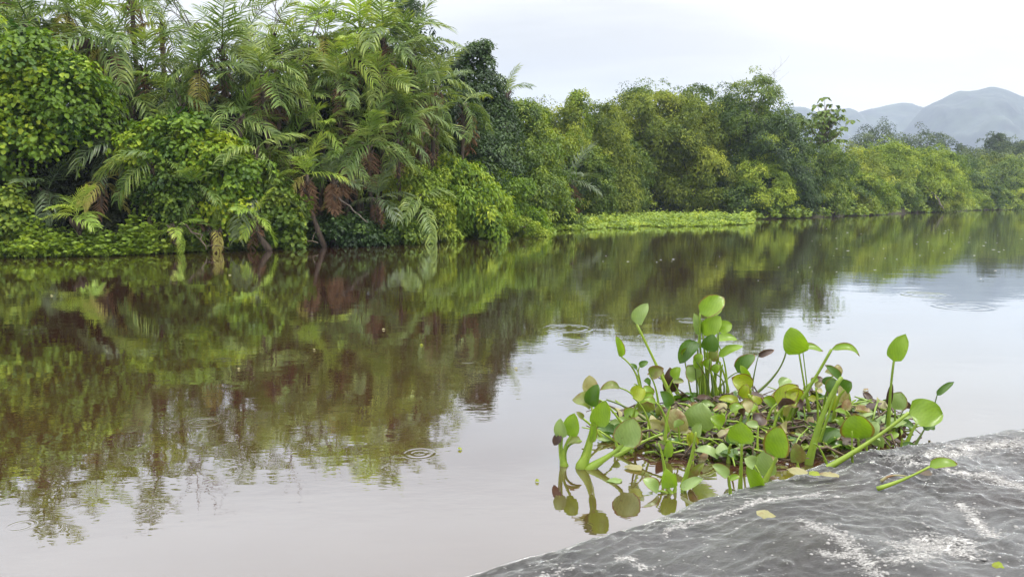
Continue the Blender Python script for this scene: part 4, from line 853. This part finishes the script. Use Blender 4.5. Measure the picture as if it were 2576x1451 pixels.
leaf('right', B_, (637,800), (640,750), (640,700), (700,600), 84, 'p', .008)
leaf('right', B_, (700,770), (705,745), (708,735), (725,675), 84, 'p', .008, cup=.9)
plant('single', 'water hyacinth with a single straight stalk and pointed upright leaf, right side', ZB(757, 690))
leaf('single', B_, (757,700), (768,470), (789,268), (855,118), 86, 'b', .010, point=.5, cup=.4)
leaf('single', B_, (785,670), (795,590), (795,530), (830,435), 92, 'p', .007, cup=.1)
leaf('single', B_, (800,660), (830,560), (858,525), (870,490), 40, 'm', .004, stalk='t')
leaf('single', B_, (745,690), (745,600), (760,510), (780,385), 30, 'm', .005, stalk='t')
leaf('single', B_, (765,735), (755,700), (750,690), (818,664), 38, 'b', .009)
leaf('single', B_, (830,735), (835,700), (840,690), (845,660), 22, 'm', .005)
plant('dark', 'small water hyacinth at the far right of the clump with dark leaves on leaning stalks', ZB(870, 730))
leaf('dark', B_, (856,715), (890,650), (925,600), (1015,640), 44, 'd', .010)
leaf('dark', B_, (900,722), (940,670), (955,645), (1035,585), 46, 'd', .007, stalk='t')
leaf('dark', B_, (990,600), (1010,520), (1026,456), (1122,380), 34, 'd', .005, stalk='t', point=.6, D=4.85)
leaf('dark', B_, (860,745), (870,740), (835,735), (910,735), 40, 'd', .007, up=.6)
plant('sprout', 'small water hyacinth sprout with an upright cupped leaf in front of the clump', ZA(785, 1180))
leaf('sprout', A_, (785,1190), (762,1170), (760,1165), (748,1050), 84, 'b', .010, cup=.7)
leaf('sprout', A_, (790,1185), (800,1160), (800,1150), (795,1070), 40, 'b', .009, cup=.7)
leaf('sprout', A_, (775,1190), (740,1185), (700,1180), (605,1108), 84, 'p', .008, up=1.2)
leaf('sprout', A_, (770,1195), (660,1210), (640,1205), (570,1222), 20, 's', .007, up=1)
leaf('sprout', A_, (835,1185), (840,1175), (832,1170), (965,1128), 66, 'p', .008, up=1.2, curl=.2)
leaf('sprout', A_, (835,1150), (890,990), (918,840), None, 0, 'y', .010)
leaf('sprout', A_, (885,1140), (880,1125), (885,1118), (968,1015), 50, 'o', .010, cup=.8)
leaf('sprout', A_, (745,1090), (725,980), (700,905), None, 0, 'b', .008)
leaf('sprout', A_, (748,1000), (750,990), (750,985), (766,880), 50, 'b', .008)
leaf('sprout', A_, (880,980), (885,930), (880,915), (900,825), 28, 'y', .008)
plant('rim', 'water hyacinth at the edge of the wake with a round leaf on a straight stalk', ZA(1180, 1160))
leaf('rim', A_, (1175,1170), (1182,1020), (1184,905), (1182,778), 132, 'b', .009, cup=.25, point=.1)
leaf('rim', A_, (1122,1230), (1118,1160), (1108,1092), (1012,1025), 64, 'p', .007, z0=.02)
leaf('rim', A_, (1122,1225), (1115,1150), (1110,1110), (1175,1095), 38, 'b', .007, z0=.02)
leaf('rim', A_, (1275,1180), (1290,1170), (1275,1190), (1215,1030), 84, 'b', .011, z0=.02, cup=.6)
leaf('rim', A_, (1300,1185), (1310,1140), (1260,1030), (1200,990), 76, 'p', .008, z0=.02)
plant('stray', 'lone green hyacinth leaf half sunk in the foaming wake', ZB(710, 940))
leaf('stray', B_, (700,945), (850,912), (985,846), (1140,832), 62, 'b', .008, up=.8, arch=.15, z0=.12)
leaf('stray', B_, (720,905), (780,895), (860,900), None, 0, 'w', .006, stalk='w', z0=.12)
def crowd():
    rs = random.Random(44); keys = [k for k in PL if k not in ('stray', 'backleft')]
    for i in range(46):
        while True:
            a = rs.uniform(0, 6.28); q = math.sqrt(rs.random()); u = 1890+math.cos(a)*q*330; v = 1085+math.sin(a)*q*85 - (u-1890)*.03
            if v > 1015 and (u > 1560 or v < 1150) and (u < 2000 or v < 1130): break
        p = ground(u, v); k = min(keys, key=lambda k: (PL[k].location-p).length); s = F/p.y
        h = rs.uniform(.06, .30)*s; lx = rs.uniform(-.5, .5)*h; bl = rs.uniform(.07, .13)*s; an = rs.uniform(-1.1, 1.1)
        e_ = (u+lx, v-h); t_ = (e_[0]+math.sin(an)*bl, e_[1]-math.cos(an)*bl*rs.uniform(.3, 1))
        leaf(k, lambda x, y: (x, y), (u, v), (u+lx*.3, v-h*.6), e_, t_, rs.uniform(.45, .95)*bl, rs.choice('bbbppyywddomm'), rs.uniform(.006, .011), dE=rs.uniform(-.06, .06), dT=rs.uniform(-.05, .05), up=rs.uniform(.1, 1.1))
for i in range(11):
    x0 = 900+i*17+(i*37 % 23); leaf('tall', A_, (x0, 640+(i*29 % 30)), (x0+(i*53 % 40)-20, 560), (x0+(i*31 % 90)-50, 400+(i*47 % 110)), None if i % 3 else (x0+(i*31 % 90)-20, 350+(i*47 % 110)), 50, 'bpo'[i % 3], .007, dE=((i*7 % 5)-2)*.03, stalk='st'[i % 2])
crowd()
# pads lying flat on rock and water
def pad(Z, c, wx, wy, col, label, z, seed):
    rs = random.Random(seed); p = ground(*Z(*c), z); s = (.4334 if Z is ZA else .458)*p.y/F; g = Geo()
    n = 14; ring = []; V = [(0, 0, .006)]
    for k in (.55, 1.0):
        for i in range(n):
            a = i/n*6.2832; q = k*(1+.16*rs.uniform(-1, 1)*(k == 1)); V.append((math.cos(a)*wx*s*.5*q, math.sin(a)*wy*s*.5*q*2.2, .004*rs.uniform(-1, 1)+(.012 if k < 1 else .002)))
    T = [(0, 1+i, 1+(i+1) % n) for i in range(n)]; Q = [(1+i, 1+n+i, 1+n+(i+1) % n, 1+(i+1) % n) for i in range(n)]
    g.add(V, Q, T, [rs.uniform(.3, .7) for _ in V]); o = link('fallen_leaf', g.mesh('fallen_leaf', HM[col], True), label=label, cat='leaf'); o.location = p; o.rotation_euler = (rs.uniform(-.05, .05), rs.uniform(-.05, .05), rs.uniform(-.3, .3))
pad(B_, (262,872), 110, 46, 'w', 'pinkish yellow rotting leaf at the edge of the wake', .10, 1)
pad(B_, (355,888), 66, 36, 'y', 'lime rotting leaf between two pale ones at the wake edge', .105, 2)
pad(B_, (435,893), 100, 40, 'w', 'pale blotched rotting leaf at the wake edge, rightmost of three', .10, 3)
pad(B_, (85,1110), 100, 44, 'w', 'faded yellow-green leaf sunk in the grey wake', .155, 4)
pad(B_, (1362,1394), 60, 26, 'y', 'small yellow-green leaf on the wake near the bottom right corner', .2, 5)
pad(B_, (960,880), 90, 36, 'x', 'dark wet leaf in the foam under the lone green leaf', .13, 6)
pad(A_, (450,1120), 100, 34, 'p', 'very pale leaf lying half under water left of the sprout', .002, 7)
pad(A_, (560,1045), 110, 50, 'w', 'pinkish decayed leaf lying on the water in front of the clump', .006, 8)
def flt(u, v, w, col, label, seed):
    pad(lambda x, y: (x, y), (u, v), w*2.2, w*.5, col, label, .003, seed)
FL = [(1157,1130,12,'y','small yellow-green leaf floating on the water right of the big ripple ring'), (1351,1210,11,'y','small yellow leaf floating left of the hyacinth clump'),
      (1298,927,9,'w','tiny yellowish leaf floating at the edge of the tree reflection'), (2178,981,15,'w','cream coloured leaf floating behind the tallest right stalks'),
      (965,829,9,'w','tiny pale leaf floating in the palm reflection'), (1060,868,8,'y','tiny leaf floating above the largest rings'), (130,744,7,'w','tiny pale leaf floating at the left'),
      (578,692,8,'w','tiny white leaf floating below the left palms'), (600,928,8,'w','tiny pale leaf floating in the dark left reflection'), (790,880,7,'w','tiny leaf floating beside the faint middle rings')]
for i, (u, v, w_, c, lb) in enumerate(FL): flt(u, v, w_, c, lb, 50+i)
# ---- tangle of dead stalks and rotting leaves under the clump
def raft():
    rs = np.random.default_rng(5); g = Geo(); e = empty('dead_plant_raft', tuple(ground(1940, 1085)), label='floating tangle of brown rotting stalks and leaves under the hyacinths', cat='plant debris')
    def pt():
        while True:
            a = rs.uniform(0, 6.28); q = math.sqrt(rs.uniform()); u = 1900+math.cos(a)*q*370; v = 1085+math.sin(a)*q*80 - (u-1900)*.02
            if v > 1000+ (60 if u < 1560 else 0): return u, v
    for i in range(420):
        u, v = pt(); p = np.array(ground(u, v)); a = rs.normal(.25, .9); L = rs.uniform(.05, .24); d = np.array([math.cos(a), math.sin(a), 0]); z = rs.uniform(.0, .07)
        b_ = p+d*L*.5+[0, 0, z+rs.uniform(-.01, .05)]; c_ = p+d*L+rs.normal(0, .03, 3); c_[2] = rs.uniform(-.01, .05)
        g.tube(np.array([p+[0, 0, z], b_, c_]), np.array([.008, .0065, .004])*rs.uniform(.5, 1.3), 5, rs.uniform(.1, .9))
    n = 260; P = np.array([tuple(ground(*pt())) for _ in range(n)]); P[:, 2] = rs.uniform(-.005, .06, n); a = rs.uniform(0, 6.28, n)
    g.leaves(P, np.stack([np.cos(a), np.sin(a), rs.uniform(-.1, .5, n)], 1), np.stack([rs.normal(0, .5, n), rs.normal(-.2, .5, n), np.ones(n)], 1), rs.uniform(.03, .09, n), rs.uniform(.015, .05, n), rs.uniform(0, .8, n), rnd=True)
    link('dead_stalks', g.mesh('dead_stalks', HM['x'], True), e, kind='stuff')
    for nm, col, n, seed in (('dead_leaves', 'm', 80, 1), ('rotting_leaves', 'w', 55, 2), ('green_shoots', 's', 190, 3), ('green_leaves', 'd', 90, 4), ('pale_leaves', 'p', 55, 5)):
        rs = np.random.default_rng(seed+60); g = Geo()
        for i in range(n):
            p = np.array(ground(*pt())); a = rs.uniform(0, 6.28); el = rs.uniform(-.1, .5)
            if col == 's':
                L = rs.uniform(.1, .3); d = np.array([math.cos(a), math.sin(a), el]); g.tube(np.array([p+[0,0,.01], p+d*L*.5+[0,0,.03], p+d*L]), np.array([.010, .008, .005])*rs.uniform(.6, 1.2), 6, rs.uniform(.2, .8)); continue
            E = Vector(p+[0, 0, rs.uniform(.005, .06)]); T = E + Vector((math.cos(a), math.sin(a), el*.7))*rs.uniform(.06, .14)
            V, Q, tt = blade_geo(E, T, rs.uniform(.05, .11), Vector((rs.normal(0, .5), -.4, 1)).normalized(), rs.uniform(-.3, .9), rs.uniform(-.1, .3), rs.uniform(-.2, .3), i)
            V = [(x, y, max(z, .001)) for x, y, z in V]
            g.add(V, Q, None, tt)
        link(nm, g.mesh(nm, HM[col], True), e, kind='stuff')
raft()
# ---- froth and floating specks on the far water
def specks():
    rs = np.random.default_rng(9); g = Geo()
    for i in range(85):
        u = rs.uniform(1500, 2620); v = 575 + abs(rs.normal(30, 55))
        if v > 780 or (u < 2000 and v < 640): continue
        p = np.array(ground(u, v)); w_ = rs.uniform(.6, 2.2)*p[1]/F; a = np.arange(6)/6*6.283
        V = np.stack([p[0]+np.cos(a)*w_*rs.uniform(1, 2.8), p[1]+np.sin(a)*w_*rs.uniform(.8, 1.6), np.full(6, .004)], 1); V = np.concatenate([V, [p+[0, 0, .008]]])
        g.add(V, None, [(j, (j+1) % 6, 6) for j in range(6)], .5)
    m, t, b = new_mat('froth'); b.inputs['Base Color'].default_value = (.62, .62, .58, 1); b.inputs['Roughness'].default_value = .4
    link('froth_specks', g.mesh('froth_specks', m), label='small white froth specks drifting on the river', cat='froth', kind='stuff')
specks()
# ------------------------------------------------------------------ air
def haze():
    x0, x1, y0, y1, z0, z1 = -900, 4200, -150, 2600, -60, 330
    V = [(x, y, z) for z in (z0, z1) for y in (y0, y1) for x in (x0, x1)]
    Q = [(0,2,3,1), (4,5,7,6), (0,1,5,4), (2,6,7,3), (0,4,6,2), (1,3,7,5)]
    m = bpy.data.materials.new('haze'); m.use_nodes = True; t = m.node_tree; t.nodes.clear()
    pv = t.nodes.new('ShaderNodeVolumePrincipled'); pv.inputs['Density'].default_value = .00032; pv.inputs['Color'].default_value = (.66, .77, .98, 1)
    o = t.nodes.new('ShaderNodeOutputMaterial'); t.links.new(pv.outputs[0], o.inputs['Volume'])
    link('haze', mesh('haze', V, [np.array(Q)], m), kind='stuff')
haze()
